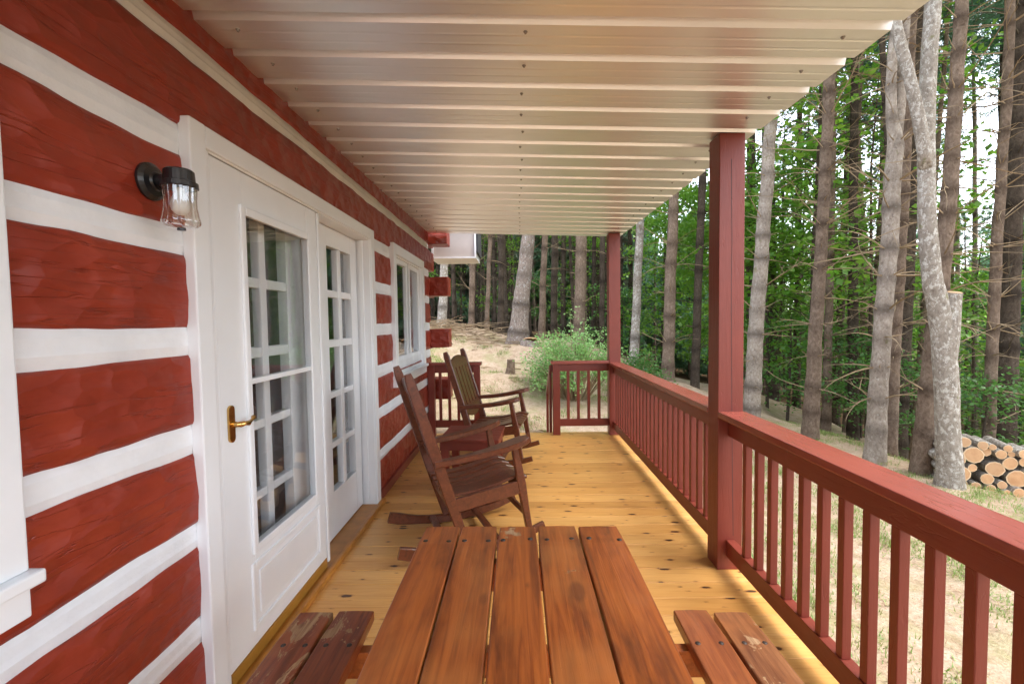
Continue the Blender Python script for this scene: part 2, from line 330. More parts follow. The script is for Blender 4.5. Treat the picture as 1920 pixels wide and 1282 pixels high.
# ------------------------------------------------------------------ ground
CP = np.array([  # x, y, z
 (2, -6, -.5), (3.5, -3, -.55), (3.5, 0, -.55), (3, 3, -.54), (4.6, 2, -.57), (4.6, 5, -.58), (5.1, 5.4, -.60), (5.0, 6.4, -.59), (4.86, 7.6, -.58), (4.4, 8.6, -.56), (2.6, 6, -.5), (3.3, 7.5, -.45),
 (1.2, 6.3, -.35), (0, 6.2, -.25), (-1, 6.3, -.05), (0, 7.2, -.02), (1.1, 8.2, .0), (-.2, 9, .40), (0, 11.3, .88), (1.5, 11.5, .75), (2.66, 10.5, .45), (3.28, 10, .1), (4.1, 10.5, -.25), (2.4, 8.6, -.1),
 (-2, 8.5, .75), (-2.1, 12.5, 1.30), (-1.3, 13, 1.28), (-.5, 13.5, 1.02), (.7, 13.5, .9), (-4, 10, 1.6), (-5, 15, 2.1), (0, 18, .9), (1.5, 16, .6), (-6, 5, 1.2), (-6, -2, .6), (-4, -8, .2),
 (6.4, 6, -.9), (7.2, 7, -1.25), (7.9, 7.4, -1.5), (6.6, 9.5, -1.1), (6.5, 3, -1.0), (8, 0, -1.6), (7, -5, -1.2), (9, 9, -2.2), (10, 4, -2.4), (12, 12, -3.6), (13, 2, -3.6), (16, 8, -4.8), (18, 18, -5.5), (25, 10, -7), (8, 16, -1.6), (5, 14, -.6), (10, 25, -3.0), (0, 28, .8),
 (-12, 25, 3), (0, 45, 1), (25, 40, -8), (45, 20, -9), (40, -20, -6), (-30, 10, 4), (-20, -30, 1), (20, -25, -3), (80, 80, -8), (-80, 80, 3), (0, 120, 0), (120, 0, -8), (-120, -60, 2), (60, -100, -4)], dtype=float)
def gz(x, y):
    d2 = (CP[:, 0] - x) ** 2 + (CP[:, 1] - y) ** 2 + .15; ww = d2 ** -2.0
    return float((ww * CP[:, 2]).sum() / ww.sum())
def axis(lo, hi, step, far):
    a = list(np.arange(lo, hi + 1e-6, step)); s = step; x = hi
    while x < far: s *= 1.28; x += s; a.append(x)
    s = step; x = lo
    while x > -far: s *= 1.28; x -= s; a.insert(0, x)
    return a
gx, gy = axis(-6, 9, .3, 900), axis(-4, 16, .3, 900)
GV = []; nx, ny = len(gx), len(gy)
for y in gy:
    for x in gx:
        z = gz(x, y) + (.05 * noise.noise((x * .9, y * .9, 0)) + .02 * noise.noise((x * 3.1, y * 3.1, 5)) if abs(x) < 40 and abs(y) < 40 else 0)
        if -1.6 < x < 1.7 and -4 < y < 5.9: z = min(z, -.42)
        GV.append((x, y, z))
GF = [(j * nx + i, j * nx + i + 1, (j + 1) * nx + i + 1, (j + 1) * nx + i) for j in range(ny - 1) for i in range(nx - 1)]
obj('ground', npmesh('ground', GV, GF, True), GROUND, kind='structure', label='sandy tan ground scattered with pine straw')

# ------------------------------------------------------------------ deck
deck = empty('porch_deck', kind='structure', label='amber varnished pine deck boards laid across the porch')
PITCH = .1425
bm_ = boxm('deck_board', 2.44, PITCH - .002, .032, .0016, 1)
for k in range(-27, 18):
    y = 3.316 + PITCH * (k + .5)
    obj('board', bm_, DECK, deck, (.067 + rnd.uniform(-.003, .003), y, -.016 + rnd.uniform(-.0012, .0008)), (0, 0, 0 if rnd.random() < .5 else math.pi))
for x in (-1.1, -.5, .1, .7, 1.23): bx('joist', x - .02, x + .02, -.52, 5.84, -.24, -.034, JOIST, deck, .002)
bx('rim_board', -1.14, 1.27, 5.845, 5.872, -.27, -.035, RAIL, deck); bx('rim_board', 1.256, 1.28, -.52, 5.84, -.27, -.035, RAIL, deck)
for y in (-.4, .6, 2.65, 4.2, 5.7): bx('pier', 1.15, 1.25, y - .05, y + .05, -.8, -.24, JOIST, deck)

# ------------------------------------------------------------------ log cabin
cabin = empty('log_cabin', (-1.4, 2, 0), label='red hewn log cabin with white chinking and white French doors', cat='cabin')
def cab(o): o.location = Vector(o.location) - Vector((-1.4, 2, 0)); return o
LOGS = [(-.02, .305), (.395, .655), (.745, 1.00), (1.10, 1.35), (1.445, 1.70), (1.79, 2.045), (2.142, 2.402), (2.478, 2.72)]
def logmesh(y0, y1, z0, z1, idx):
    n = max(2, int((y1 - y0) / .035)); m = MB(); secs = []; s = idx * 7.3
    for i in range(n + 1):
        y = y0 + (y1 - y0) * i / n
        a = z0 + .010 * noise.noise((y * 2.3, s, 0)) + .005 * noise.noise((y * 8, s, 3)); b = z1 + .010 * noise.noise((y * 2.1, s + 3, 9)) + .005 * noise.noise((y * 8, s, 7))
        P = []
        for fx, fz in ((-.15, 0), (-.016, 0), (-.005, .014), (-.001, .06), (0, .15), (.001, .26), (.002, .38), (.002, .5), (.002, .62), (.001, .74), (0, .85), (-.001, .94), (-.006, .985), (-.016, 1), (-.15, 1)):
            z = a + (b - a) * fz; x = W + fx
            if fx > -.012: x += .006 * noise.noise((y * 2.2, z * 5, s)) + .006 * noise.noise((y * 6.5, z * 9, s)) + .003 * noise.noise((y * 15, z * 19, s))
            P.append((x, y, z))
        secs.append(P)
    m.sweep(None, secs); me = m.mesh('log', smooth=True)
    bm = bmesh.new(); bm.from_mesh(me)
    for e in bm.edges:
        if len(e.link_faces) == 2 and e.calc_face_angle(0) > 1.2: e.smooth = False
    bm.to_mesh(me); bm.free(); return me
def chinkmesh(y0, y1, z0, z1, idx):
    n = max(2, int((y1 - y0) / .08)); secs = []
    for i in range(n + 1):
        y = y0 + (y1 - y0) * i / n; r = W - .006 + .003 * noise.noise((y * 3, idx, 0))
        secs.append([(W - .14, y, z0 - .02), (r - .012, y, z0 - .02), (r - .004, y, z0 + .012), (r, y, z0 + .03), (r - .002, y, (z0 + z1) / 2), (r - .002, y, z1 - .02), (r - .012, y, z1 + .02), (W - .14, y, z1 + .02)])
    return MB().sweep(None, secs).mesh('chinking', smooth=False)
END = 6.02
def segs(z0, z1, i):
    full = [(-2.2, END)]
    if z1 < .85: return [(-2.2, 1.62), (3.57, END)] if z1 < .85 else full
    if z0 > 2.1: return [(-2.2, END)]
    if z1 < 1.02: return [(-2.2, -.1), (.93, 1.62), (3.57, 4.22), (5.46, END)]
    return [(-2.2, -.1), (.93, 1.62), (3.57, 4.22), (5.46, END)]
for i, (z0, z1) in enumerate(LOGS):
    S = segs(z0, z1, i)
    if i == 2: S = [(-2.2, 1.62), (3.57, END)]
    for (a, b) in S:
        if b == END: b = 6.36 if i in (1, 3, 5, 6) and False else (6.02 if i % 2 == 0 and i != 6 else 6.34)
        cab(obj('log', logmesh(a, b, z0, z1, i), LOG, cabin))
    if i < len(LOGS) - 1:
        for (a, b) in S:
            if i == 2: pass
            cab(obj('chinking', chinkmesh(a, 5.99 if b == END else b, z1, LOGS[i + 1][0], i), CHINK, cabin))
# log ends of the cross wall, standing out past the corner
for (z0, z1) in ((.43, .70), (1.115, 1.36), (1.80, 2.045), (2.475, 2.66)):
    m = MB(); secs = []
    for k in range(9):
        x = -1.5 + (.585) * k / 8; j = lambda q: .006 * noise.noise((x * 6, q, z0))
        secs.append([(x, 6.0 + j(1), z0 + j(2)), (x, 6.0 + j(3) - .004, (z0 + z1) / 2), (x, 6.0 + j(4), z1 + j(5)), (x, 6.26, z1 + j(6)), (x, 6.26, z0 + j(7))])
    cab(obj('log_end', m.sweep(None, secs).mesh('log_end', .006, 1), LOG, cabin))
cab(bx('baseboard', W - .02, W + .022, 3.60, 5.66, .002, .075, RAIL, cabin, .004))
# end wall and room behind the glass
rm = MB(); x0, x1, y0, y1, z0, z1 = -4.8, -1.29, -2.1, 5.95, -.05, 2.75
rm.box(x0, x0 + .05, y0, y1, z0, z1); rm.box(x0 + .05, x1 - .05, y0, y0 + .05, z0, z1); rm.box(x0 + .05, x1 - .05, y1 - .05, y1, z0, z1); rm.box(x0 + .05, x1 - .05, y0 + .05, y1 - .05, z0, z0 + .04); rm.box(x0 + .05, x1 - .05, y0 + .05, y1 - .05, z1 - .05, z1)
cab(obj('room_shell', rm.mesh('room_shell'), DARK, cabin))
rf = MB(); rf.prism([(-1.22, 2.74), (-1.22, 2.90), (-5.2, 5.0), (-5.2, 4.8)], lambda a, b, h: (a, h, b), -2.6, 7.1)
cab(obj('roof', rf.mesh('roof'), SHINGLE, cabin))  # unseen slab over the cabin, added to block light
SOFFIT = m_plain('beige_soffit', (.50, .43, .38), .6, .05)
cab(bx('eave_shade_roof', -1.3, -.52, 6.38, 7.2, 2.815, 2.85, SHINGLE, cabin))  # roof slab added over the eave box to shade it
ev = cab(obj('eave_box', MB().box(-1.20, -.60, 6.47, 7.05, 2.365, 2.80).mesh('eave_box', .003), SOFFIT, cabin))
def sub(o, parent): o.parent = parent; o.location = Vector(o.location) - Vector(parent.location) - (Vector((-1.4, 2, 0)) if parent.parent is cabin else Vector()); return o
sub(bx('fascia_trim', -1.22, -.575, 6.44, 7.06, 2.343, 2.364, WHITE, None, .002), ev)
sub(bx('fascia_trim', -.598, -.575, 6.44, 7.06, 2.366, 2.80, WHITE, None, .002), ev)
sub(bx('drip_edge', -.573, -.545, 6.46, 7.06, 2.42, 2.80, SHINGLE, None, .002), ev)
sub(bx('corner_trim', -1.205, -1.175, 6.448, 6.468, 2.37, 2.80, WHITE, None, .002), ev)

def part_empty(name, loc, label=None):
    o = empty(name, loc); o.parent = cabin; o.location = Vector(loc) - Vector((-1.4, 2, 0))
    if label: o['label'] = label
    return o
def inn(o, root, loc): o.parent = root; o.location = Vector(o.location) - Vector(loc); return o
# door casing and jambs (part door_frame)
L0 = (-1.14, 2.6, 0); dfm = part_empty('door_frame', L0)
def D(*a, **k): return inn(bx(*a[:7], a[7], None, *a[8:], **k), dfm, L0)
D('casing', -1.165, -1.122, 1.585, 1.668, -.0, 2.175, WHITE, .006); D('casing', -1.165, -1.122, 3.522, 3.605, .0, 2.175, WHITE, .006)
D('casing', -1.165, -1.123, 1.6685, 3.5215, 2.095, 2.174, WHITE, .006)
D('jamb', -1.29, -1.136, 1.6485, 1.70, .0, 2.094, WHITE, .003); D('jamb', -1.29, -1.136, 3.515, 3.56, .0, 2.094, WHITE, .003)
D('jamb', -1.29, -1.137, 1.701, 3.514, 2.088, 2.13, WHITE, .003); D('stop', -1.215, -1.185, 3.497, 3.514, .05, 2.087, WHITE, .003)
D('threshold', -1.29, -1.10, 1.701, 3.514, .001, .028, SILLW, .004); D('threshold', -1.122, -1.088, 1.59, 3.62, .0012, .038, SILLW, .010)
# french doors
def french(y0, y1, cols, x=-1.25, th=.04, name='french_door'):
    loc = (x, (y0 + y1) / 2, .03); root = part_empty(name, loc)
    tops = [1.96, 1.626, 1.293, .954, .62]; bots = [1.674, 1.345, .997, .663, .334]
    def B(nm, a, b, c, d, e, f, mt, bv=.003): return inn(bx(nm, a, b, c, d, e, f, mt, None, bv), root, loc)
    g0, g1 = cols[0][0], cols[1][1]; xf = x + .012; xb = x - th
    B('stile', xb, xf, y0, g0, .035, 2.085, WHITE); B('stile', xb, xf, g1, y1, .035, 2.085, WHITE)
    B('rail', xb, xf - .0005, g0 + .0005, g1 - .0005, 1.96, 2.085, WHITE); B('rail', xb, xf - .0005, g0 + .0005, g1 - .0005, .035, .334, WHITE)
    B('muntin', xb + .005, xf - .002, cols[0][1], cols[1][0], .3345, 1.9595, WHITE, .008)
    for k in range(4):
        for (a, b) in cols: B('muntin', xb + .006, xf - .004, a, b, tops[k + 1], bots[k], WHITE, .008)
    for k in range(5):
        for (a, b) in cols: B('pane', x - .016, x - .012, a - .004, b + .004, bots[k] - .004, tops[k] + .004, GLASS, 0)
    return root
french(1.705, 2.655, [(2.0, 2.19), (2.245, 2.44)]); french(2.66, 3.51, [(2.965, 3.15), (3.205, 3.385)])
# storm door
loc = (-1.14, 2.15, .08); storm = part_empty('storm_door', loc, 'white glazed storm door with brass lever handle')
def S(nm, a, b, c, d, e, f, mt, bv=.003): return inn(bx(nm, a, b, c, d, e, f, mt, None, bv), storm, loc)
sx0, sx1 = -1.170, -1.139
S('stile', sx0, sx1, 1.704, 1.895, .085, 2.083, WHITE); S('stile', sx0, sx1, 2.478, 2.595, .085, 2.083, WHITE)
S('rail', sx0, sx1 - .0006, 1.8955, 2.4775, 1.915, 2.083, WHITE); S('rail', sx0, sx1 - .0006, 1.8955, 2.4775, .085, .505, WHITE)
for (a, b, c, d) in ((1.872, 1.906, .475, 1.945), (2.467, 2.50, .475, 1.945)): S('glass_bead', sx1 - .001, sx1 + .012, a, b, c, d, WHITE, .007)
for (c, d) in ((1.905, 1.944), (.476, .512)): S('glass_bead', sx1 - .001, sx1 + .0115, 1.907, 2.466, c, d, WHITE, .007)
S('mid_bar', sx1 - .02, sx1 + .006, 1.907, 2.466, 1.198, 1.222, WHITE, .004)
S('pane', -1.158, -1.154, 1.896, 2.477, 1.2215, 1.914, GLASS, 0); S('pane', -1.158, -1.154, 1.896, 2.477, .506, 1.1985, GLASS, 0)
# raised lower panel
pm = MB(); pm.prism([(1.865, .155), (2.515, .155), (2.515, .435), (1.865, .435)], lambda a, b, h: (h, a, b), sx1 - .004, sx1 + .009)
S('panel_molding', sx1 - .004, sx1 + .009, 1.86, 1.884, .15, .44, WHITE, .007); S('panel_molding', sx1 - .004, sx1 + .009, 2.496, 2.52, .15, .44, WHITE, .007)
S('panel_molding', sx1 - .004, sx1 + .0085, 1.8845, 2.4955, .15, .174, WHITE, .007); S('panel_molding', sx1 - .004, sx1 + .0085, 1.8845, 2.4955, .416, .44, WHITE, .007)
S('panel', sx1 - .004, sx1 + .006, 1.915, 2.465, .203, .387, WHITE, .005)
S('hinge_rail', -1.20, -1.133, 2.603, 2.632, .05, 2.083, WHITE, .006); S('sweep', sx0, sx1 + .003, 1.706, 2.593, .03, .0835, SWEEP, .002)
hm = MB()   # brass lever set: plate, neck, lever
hp = [(math.cos(t) * .019, (.055 if math.sin(t) > 0 else -.055) + math.sin(t) * .019) for t in [i * math.pi / 8 for i in range(17)]]
hp = [(math.cos(i * math.pi / 8) * .019, .055 + math.sin(i * math.pi / 8) * .019) for i in range(9)] + [(math.cos(i * math.pi / 8) * .019, -.055 + math.sin(i * math.pi / 8) * .019) for i in range(8, 17)]
hm.prism(hp, lambda a, b, h: (h, 1.762 + a, 1.062 + b), sx1, sx1 + .010); hand = inn(obj('handle', hm.mesh('handle', .003), BRASS), storm, loc)
lv = MB(); lv.tube([(sx1 + .008, 1.762, 1.06), (sx1 + .028, 1.762, 1.06), (sx1 + .044, 1.766, 1.06)], [.012, .010, .011], 12)
lv.tube([(sx1 + .044, 1.760, 1.06), (sx1 + .047, 1.785, 1.060), (sx1 + .046, 1.805, 1.056), (sx1 + .042, 1.83, 1.059), (sx1 + .040, 1.852, 1.066), (sx1 + .036, 1.86, 1.069)], [.011, .009, .011, .0065, .007, .010], 12)
o = inn(obj('lever', lv.mesh('lever', smooth=True), BRASS), storm, loc)

def window(y0, y1, z0, z1, lites, name='casement_window', label=None, leg=None, sillz=None):
    """white casement window: y0..y1 / z0..z1 outer casing"""
    loc = (W, (y0 + y1) / 2, z0); root = part_empty(name, loc, label); c = .095
    def B(nm, *a): return inn(bx(nm, *a[:6], a[6], None, *a[7:]), root, loc)
    B('casing', -1.165, -1.122, y0, y0 + c, z0, z1, WHITE, .005); B('casing', -1.165, -1.122, y1 - c, y1, z0, z1, WHITE, .005)
    B('casing', -1.165, -1.1225, y0 + c + .0005, y1 - c - .0005, z1 - c, z1 - .0005, WHITE, .005)
    B('sill', -1.18, -1.095, y0 - .012, y1 + .012, z0 - .032, z0 - .0005, WHITE, .006); B('apron', -1.165, -1.118, y0 + .004, y1 - .004, z0 - .105, z0 - .0325, WHITE, .004)
    for (a, b) in ((y0 + c - .02, y0 + c + .012), (y1 - c - .012, y1 - c + .02)): B('jamb', -1.27, -1.15, a, b, z0, z1 - c + .02, WHITE, .002)
    B('jamb', -1.27, -1.1502, y0 + c + .0125, y1 - c - .0125, z1 - c - .012, z1 - c + .02, WHITE, .002); B('jamb', -1.27, -1.1502, y0 + c + .0125, y1 - c - .0125, z0 + .001, z0 + .03, WHITE, .002)
    for (a, b) in lites:
        zz0, zz1 = z0 + .085, z1 - c - .06; s = .052
        B('sash', -1.205, -1.172, a - s, a, zz0 - s, zz1 + s, WHITE, .004); B('sash', -1.205, -1.172, b, b + s, zz0 - s, zz1 + s, WHITE, .004)
        B('sash', -1.205, -1.1724, a + .0004, b - .0004, zz1, zz1 + s - .0004, WHITE, .004); B('sash', -1.205, -1.1724, a + .0004, b - .0004, zz0 - s + .0004, zz0, WHITE, .004)
        B('pane', -1.192, -1.188, a - .003, b + .003, zz0 - .003, zz1 + .003, GLASS, 0)
    return root
window(4.165, 5.52, .955, 2.185, [(4.42, 4.80), (4.985, 5.36)], label='white double casement window beyond the French doors')
window(-.15, 1.0, .90, 2.185, [(.02, .36), (.52, .84)], label='white window casing at the left edge')

# ------------------------------------------------------------------ wall lamp
lamp = empty('wall_lamp', (W, 1.44, 1.905), label='black wall lantern with clear fluted glass shade beside the door', cat='wall lamp')
q = MB(); q.lathe([(.001, .0), (.058, .0), (.058, .008), (.046, .017), (.030, .022), (.026, .028), (.001, .028)], 28); me = q.mesh('backplate', smooth=False)
me.transform(Matrix.Rotation(math.pi / 2, 4, 'Y')); obj('backplate', me, BLACK, lamp, (.003, 0, 0))
q = MB(); q.tube([(.02, 0, 0), (.05, 0, .0), (.085, 0, .006)], [.026, .023, .026], 16); obj('arm', q.mesh('arm', smooth=True), BLACK, lamp)
cx = .105
q = MB(); q.lathe([(.001, .031), (.037, .030), (.041, .026), (.043, -.006), (.050, -.009), (.051, -.024), (.047, -.026), (.001, -.0255)], 28); obj('cap', q.mesh('cap'), BLACK, lamp, (cx, -.012, .0))
q = MB(); q.lathe([(.045, -.024), (.0445, -.04), (.0425, -.06), (.043, -.085), (.047, -.11), (.051, -.128), (.050, -.138), (.040, -.146), (.020, -.150), (.001, -.151)], 64, flute=.05, nf=14); obj('glass_shade', q.mesh('glass_shade', smooth=True), LAMPG, lamp, (cx, -.012, 0))
q = MB(); q.lathe([(.013, -.022), (.013, -.04), (.022, -.055), (.027, -.075), (.024, -.095), (.012, -.107), (.001, -.109)], 20); obj('bulb', q.mesh('bulb', smooth=True), BULB, lamp, (cx, -.012, 0))
q = MB(); q.lathe([(.001, -.149), (.012, -.150), (.012, -.156), (.001, -.157)], 14); obj('finial', q.mesh('finial'), BLACK, lamp, (cx, -.012, 0))

# ------------------------------------------------------------------ porch roof
def rz(x, y): return 2.565 - .037 * (x + 1.16) + .0145 * (y - 2.6)
roof = empty('porch_roof', (0, 2, 2.55), label='ribbed bare metal porch roof seen from below', cat='roof')
P9 = .2285; Y0 = 1.655 - 9 * P9
prof = [(0, 0), (.010, .027), (.042, .027), (.052, 0), (.107, 0), (.112, .0008), (.119, .0008), (.124, 0), (.165, 0), (.170, .0008), (.177, .0008), (.182, 0)]
XA, XB = -1.26, 1.335
NR = 18 + 9 + 1
for p in range(0, NR, 4):
    pts = []
    for k in range(p, min(p + 4, NR)):
        for (dy, dz) in prof: pts.append((Y0 + k * P9 + dy - .03, dz))
    pts.append((Y0 + min(p + 4, NR) * P9 - .03, 0))
    m = MB(); v = []; f = []; n = len(pts); lift = .0006 * ((p // 4) % 2)
    for t in (0, .0009):
        for x in (XA, 0, XB):
            for (y, dz) in pts: v.append((x, y - 2, rz(x, y) + dz + t + lift - 2.55))
    for j in range(2):
        for i in range(n - 1): f.append((j * n + i, j * n + i + 1, (j + 1) * n + i + 1, (j + 1) * n + i)); f.append((3 * n + j * n + i, 3 * n + (j + 1) * n + i, 3 * n + (j + 1) * n + i + 1, 3 * n + j * n + i + 1))
    for i in range(n - 1): f.append((i, 3 * n + i, 3 * n + i + 1, i + 1)); f.append((2 * n + i, 2 * n + i + 1, 5 * n + i + 1, 5 * n + i))
    m.add(v, f); obj('roof_panel', m.mesh('roof_panel', fix=False), ROOF, roof)
yend = Y0 + NR * P9 - .03
scm = MB(); scm.lathe([(.001, -.008), (.0045, -.008), (.0045, -.0025), (.008, -.002), (.008, .001), (.001, .001)], 8); scm = scm.mesh('screw')
for k in range(7, NR):
    for x in (-1.02, .035, 1.19):
        for dy in (.098,):
            y = Y0 + k * P9 + dy - .03; xx = x + rnd.uniform(-.008, .008); obj('screw', scm, STEEL, roof, (xx, y - 2 + rnd.uniform(-.01, .01), rz(xx, y) - 2.55))

# ------------------------------------------------------------------ posts and railings
def post(x0, x1, y0, y1, label):
    h = rz(x1, (y0 + y1) / 2) - .003; m = boxm('porch_post', x1 - x0, y1 - y0, h, .004, 2)
    o = obj('porch_post', m, RAILV, None, ((x0 + x1) / 2, (y0 + y1) / 2, h / 2), label=label, cat='post')
    return o
p1 = post(1.132, 1.273, 2.583, 2.722, 'thick square red post holding up the middle of the porch roof')
post(1.136, 1.277, 5.69, 5.828, 'square red corner post at the far end of the porch')
post(1.132, 1.273, -.52, -.38, 'square red post behind the picnic table end')
# drying check running down the near post
ck = MB(); pth = [(1.197, 2.5824, 2.33), (1.199, 2.5824, 2.1), (1.203, 2.5824, 1.9), (1.201, 2.5824, 1.6), (1.206, 2.5824, 1.2), (1.209, 2.5824, .95), (1.214, 2.5824, .6), (1.222, 2.5824, .2)]
ck.sweep(None, [[(x - .0012, y, z), (x + .0012, y, z), (x + .0012, y + .004, z), (x - .0012, y + .004, z)] for x, y, z in pth])
o = obj('crack', ck.mesh('crack'), SHINGLE, p1); o.location = -Vector(p1.location)
BAL = {}
def baluster(parent, x, y, z0=.176, z1=.781, w_=.035):
    key = round(z1 - z0, 3)
    if key not in BAL: BAL[key] = boxm('baluster', w_, w_, z1 - z0, .002, 1)
    return obj('baluster', BAL[key], RAILV, parent, (x, y, (z0 + z1) / 2))
def rail_y(y0, y1, bys, label, x=1.205):
    r = empty('porch_railing', (x, (y0 + y1) / 2, 0), label=label, cat='railing'); l = Vector((x, (y0 + y1) / 2, 0))
    def B(nm, *a): o = bx(nm, *a[:6], a[6], r, *a[7:]); o.location = Vector(o.location) - l; return o
    B('top_rail', 1.129, 1.279, y0, y1, .886, .921, CAPM, .005); B('sub_rail', 1.186, 1.224, y0, y1, .781, .8858, RAIL, .003); B('bottom_rail', 1.181, 1.229, y0, y1, .082, .176, RAIL, .003)
    for y in bys: baluster(r, 1.205 - x, y - l.y)
    return r
rail_y(-.38, 2.5825, [1.31 + .1205 * k for k in range(-13, 10)], 'long red baluster railing beside the picnic table')
rail_y(2.7225, 5.6895, [2.79 + .1203 * k for k in range(0, 24)], 'red baluster railing between the two posts')
def newel(x0, x1, y0, y1, h, r, l): o = bx('newel_post', x0, x1, y0, y1, 0, h, RAILV, r, .004); o.location = Vector(o.location) - Vector(l)
def rail_x(x0, x1, bxs, label, capx, nw):
    l = ((x0 + x1) / 2, 5.76, 0); r = empty('end_railing', l, label=label, cat='railing')
    def B(nm, *a): o = bx(nm, *a[:6], a[6], r, *a[7:]); o.location = Vector(o.location) - Vector(l); return o
    B('top_rail', capx[0], capx[1], 5.695, 5.82, .903, .939, CAPM, .005); B('sub_rail', x0, x1, 5.745, 5.782, .808, .9028, RAIL, .003); B('bottom_rail', x0, x1, 5.742, 5.786, .108, .198, RAIL, .003)
    for x in bxs: baluster(r, x - l[0], 0.003, .198, .808)
    for (a, b) in nw: newel(a, b, 5.718, 5.808, .9028, r, l)
    return r
rr = rail_x(.5215, 1.1355, [.627, .755, .886, 1.017], 'short red end railing at the top of the steps', (.405, 1.1355), [(.43, .521)])
rail_x(-1.07, -.5715, [-1.0, -.885, -.77, -.655], 'short red end railing against the cabin wall', (-1.152, -.468), [(-1.15, -1.0705), (-.571, -.49)])
# steps down to the yard with their handrail
st = empty('porch_steps', (-.03, 6.1, -.3), label='low red wooden steps at the far end of the porch', cat='steps')
for k in range(2): o = bx('tread', -.48, .50, 5.90 + .27 * k, 6.15 + .27 * k, -.19 - .16 * k, -.155 - .16 * k, RAIL, st); o.location = Vector(o.location) - Vector((-.03, 6.1, -.3))
m = MB(); m.sweep(None, [[(.392, 5.80, .80), (.43, 5.80, .80), (.43, 5.80, .89), (.392, 5.80, .89)], [(.392, 6.55, .37), (.43, 6.55, .37), (.43, 6.55, .46), (.392, 6.55, .46)]])
o = obj('handrail', m.mesh('handrail', .003), RAIL, st); o.location = -Vector((-.03, 6.1, -.3))
for y, h in ((5.86, .80), (6.5, .40)): o = bx('newel_post', .395, .4275, y, y + .09, -.42, h, RAILV, st); o.location = Vector(o.location) - Vector((-.03, 6.1, -.3))

# ------------------------------------------------------------------ picnic table
pt = empty('picnic_table', (0, .65, 0), label='brown stained plank picnic table with attached side benches', cat='picnic table')
def plank(nm, x0, x1, y0, y1, z1, th, mat, par=pt):
    n = 14; secs = []
    for i in range(n + 1):
        y = y0 + (y1 - y0) * i / n; s = x0 * 13
        e = [.002 * noise.noise((y * 3, s, k)) for k in range(4)]; c = .004; a, b = x0 + e[0], x1 + e[1]; t = z1 + e[2] * .7; u = z1 - th
        if i == n: a += .003; b -= .003; t -= .004
        secs.append([(a, y - .65, u), (a, y - .65, t - c), (a + c * .35, y - .65, t - c * .35), (a + c, y - .65, t), ((a + b) / 2, y - .65, t + .0015), (b - c, y - .65, t), (b - c * .35, y - .65, t - c * .35), (b, y - .65, t - c), (b, y - .65, u)])
    me = MB().sweep(None, secs).mesh(nm); me.transform(Matrix.Translation((-(x0 + x1) / 2, 0, 0))); return obj(nm, me, mat, par, ((x0 + x1) / 2, 0, 0))
bolt = MB(); bolt.lathe([(.001, .0025), (.005, .0022), (.0078, .0008), (.0085, -.001)], 12); bolt = bolt.mesh('bolt', smooth=True)
px = [(-.333, -.2105), (-.2055, -.081), (-.0745, .052), (.058, .191), (.196, .3365)]; ye = (1.556, 1.556, 1.551, 1.553, 1.551)
for (a, b), e in zip(px, ye):
    plank('top_plank', a, b, -.29, e, .74, .038, TTOP2 if a == -.0745 else TTOP)
    for x in (a + .022, b - .022):
        for y in (1.452, .02): obj('bolt', bolt, BOLT, pt, (x + rnd.uniform(-.006, .006), y + rnd.uniform(-.008, .008) - .65, .7405))
for (a, b, e, mt) in ((-.794, -.668, 1.565, TBEN), (-.658, -.525, 1.572, TBEN), (.530, .655, 1.566, TBEN2), (.666, .788, 1.552, TBEN3)):
    plank('bench_plank', a, b, -.29, e, .43, .038, mt)
    for x in (a + .028, b - .028):
        for y in (1.395, .03): obj('bolt', bolt, STEEL, pt, (x + rnd.uniform(-.006, .006), y - .65, .4308))
for y in (1.395, .02):
    y -= .65
    m = MB(); m.box(-.30, .30, y - .018, y + .018, .612, .700); obj('top_beam', m.mesh('top_beam', .003), TTOP, pt)
    m = MB(); m.box(-.78, .775, y + .02, y + .056, .302, .390); obj('bench_beam', m.mesh('bench_beam', .003), TTOP, pt)
    for s in (-1, 1):
        m = MB(); m.sweep(None, [[(s * .54 - .05, y - .0175, .001), (s * .54 + .05, y - .0175, .001), (s * .54 + .05, y + .0175, .001), (s * .54 - .05, y + .0175, .001)], [(s * .21 - .05, y - .0575, .70), (s * .21 + .05, y - .0575, .70), (s * .21 + .05, y - .0225, .70), (s * .21 - .05, y - .0225, .70)]])
        obj('leg', m.mesh('leg', .003), TTOP, pt)

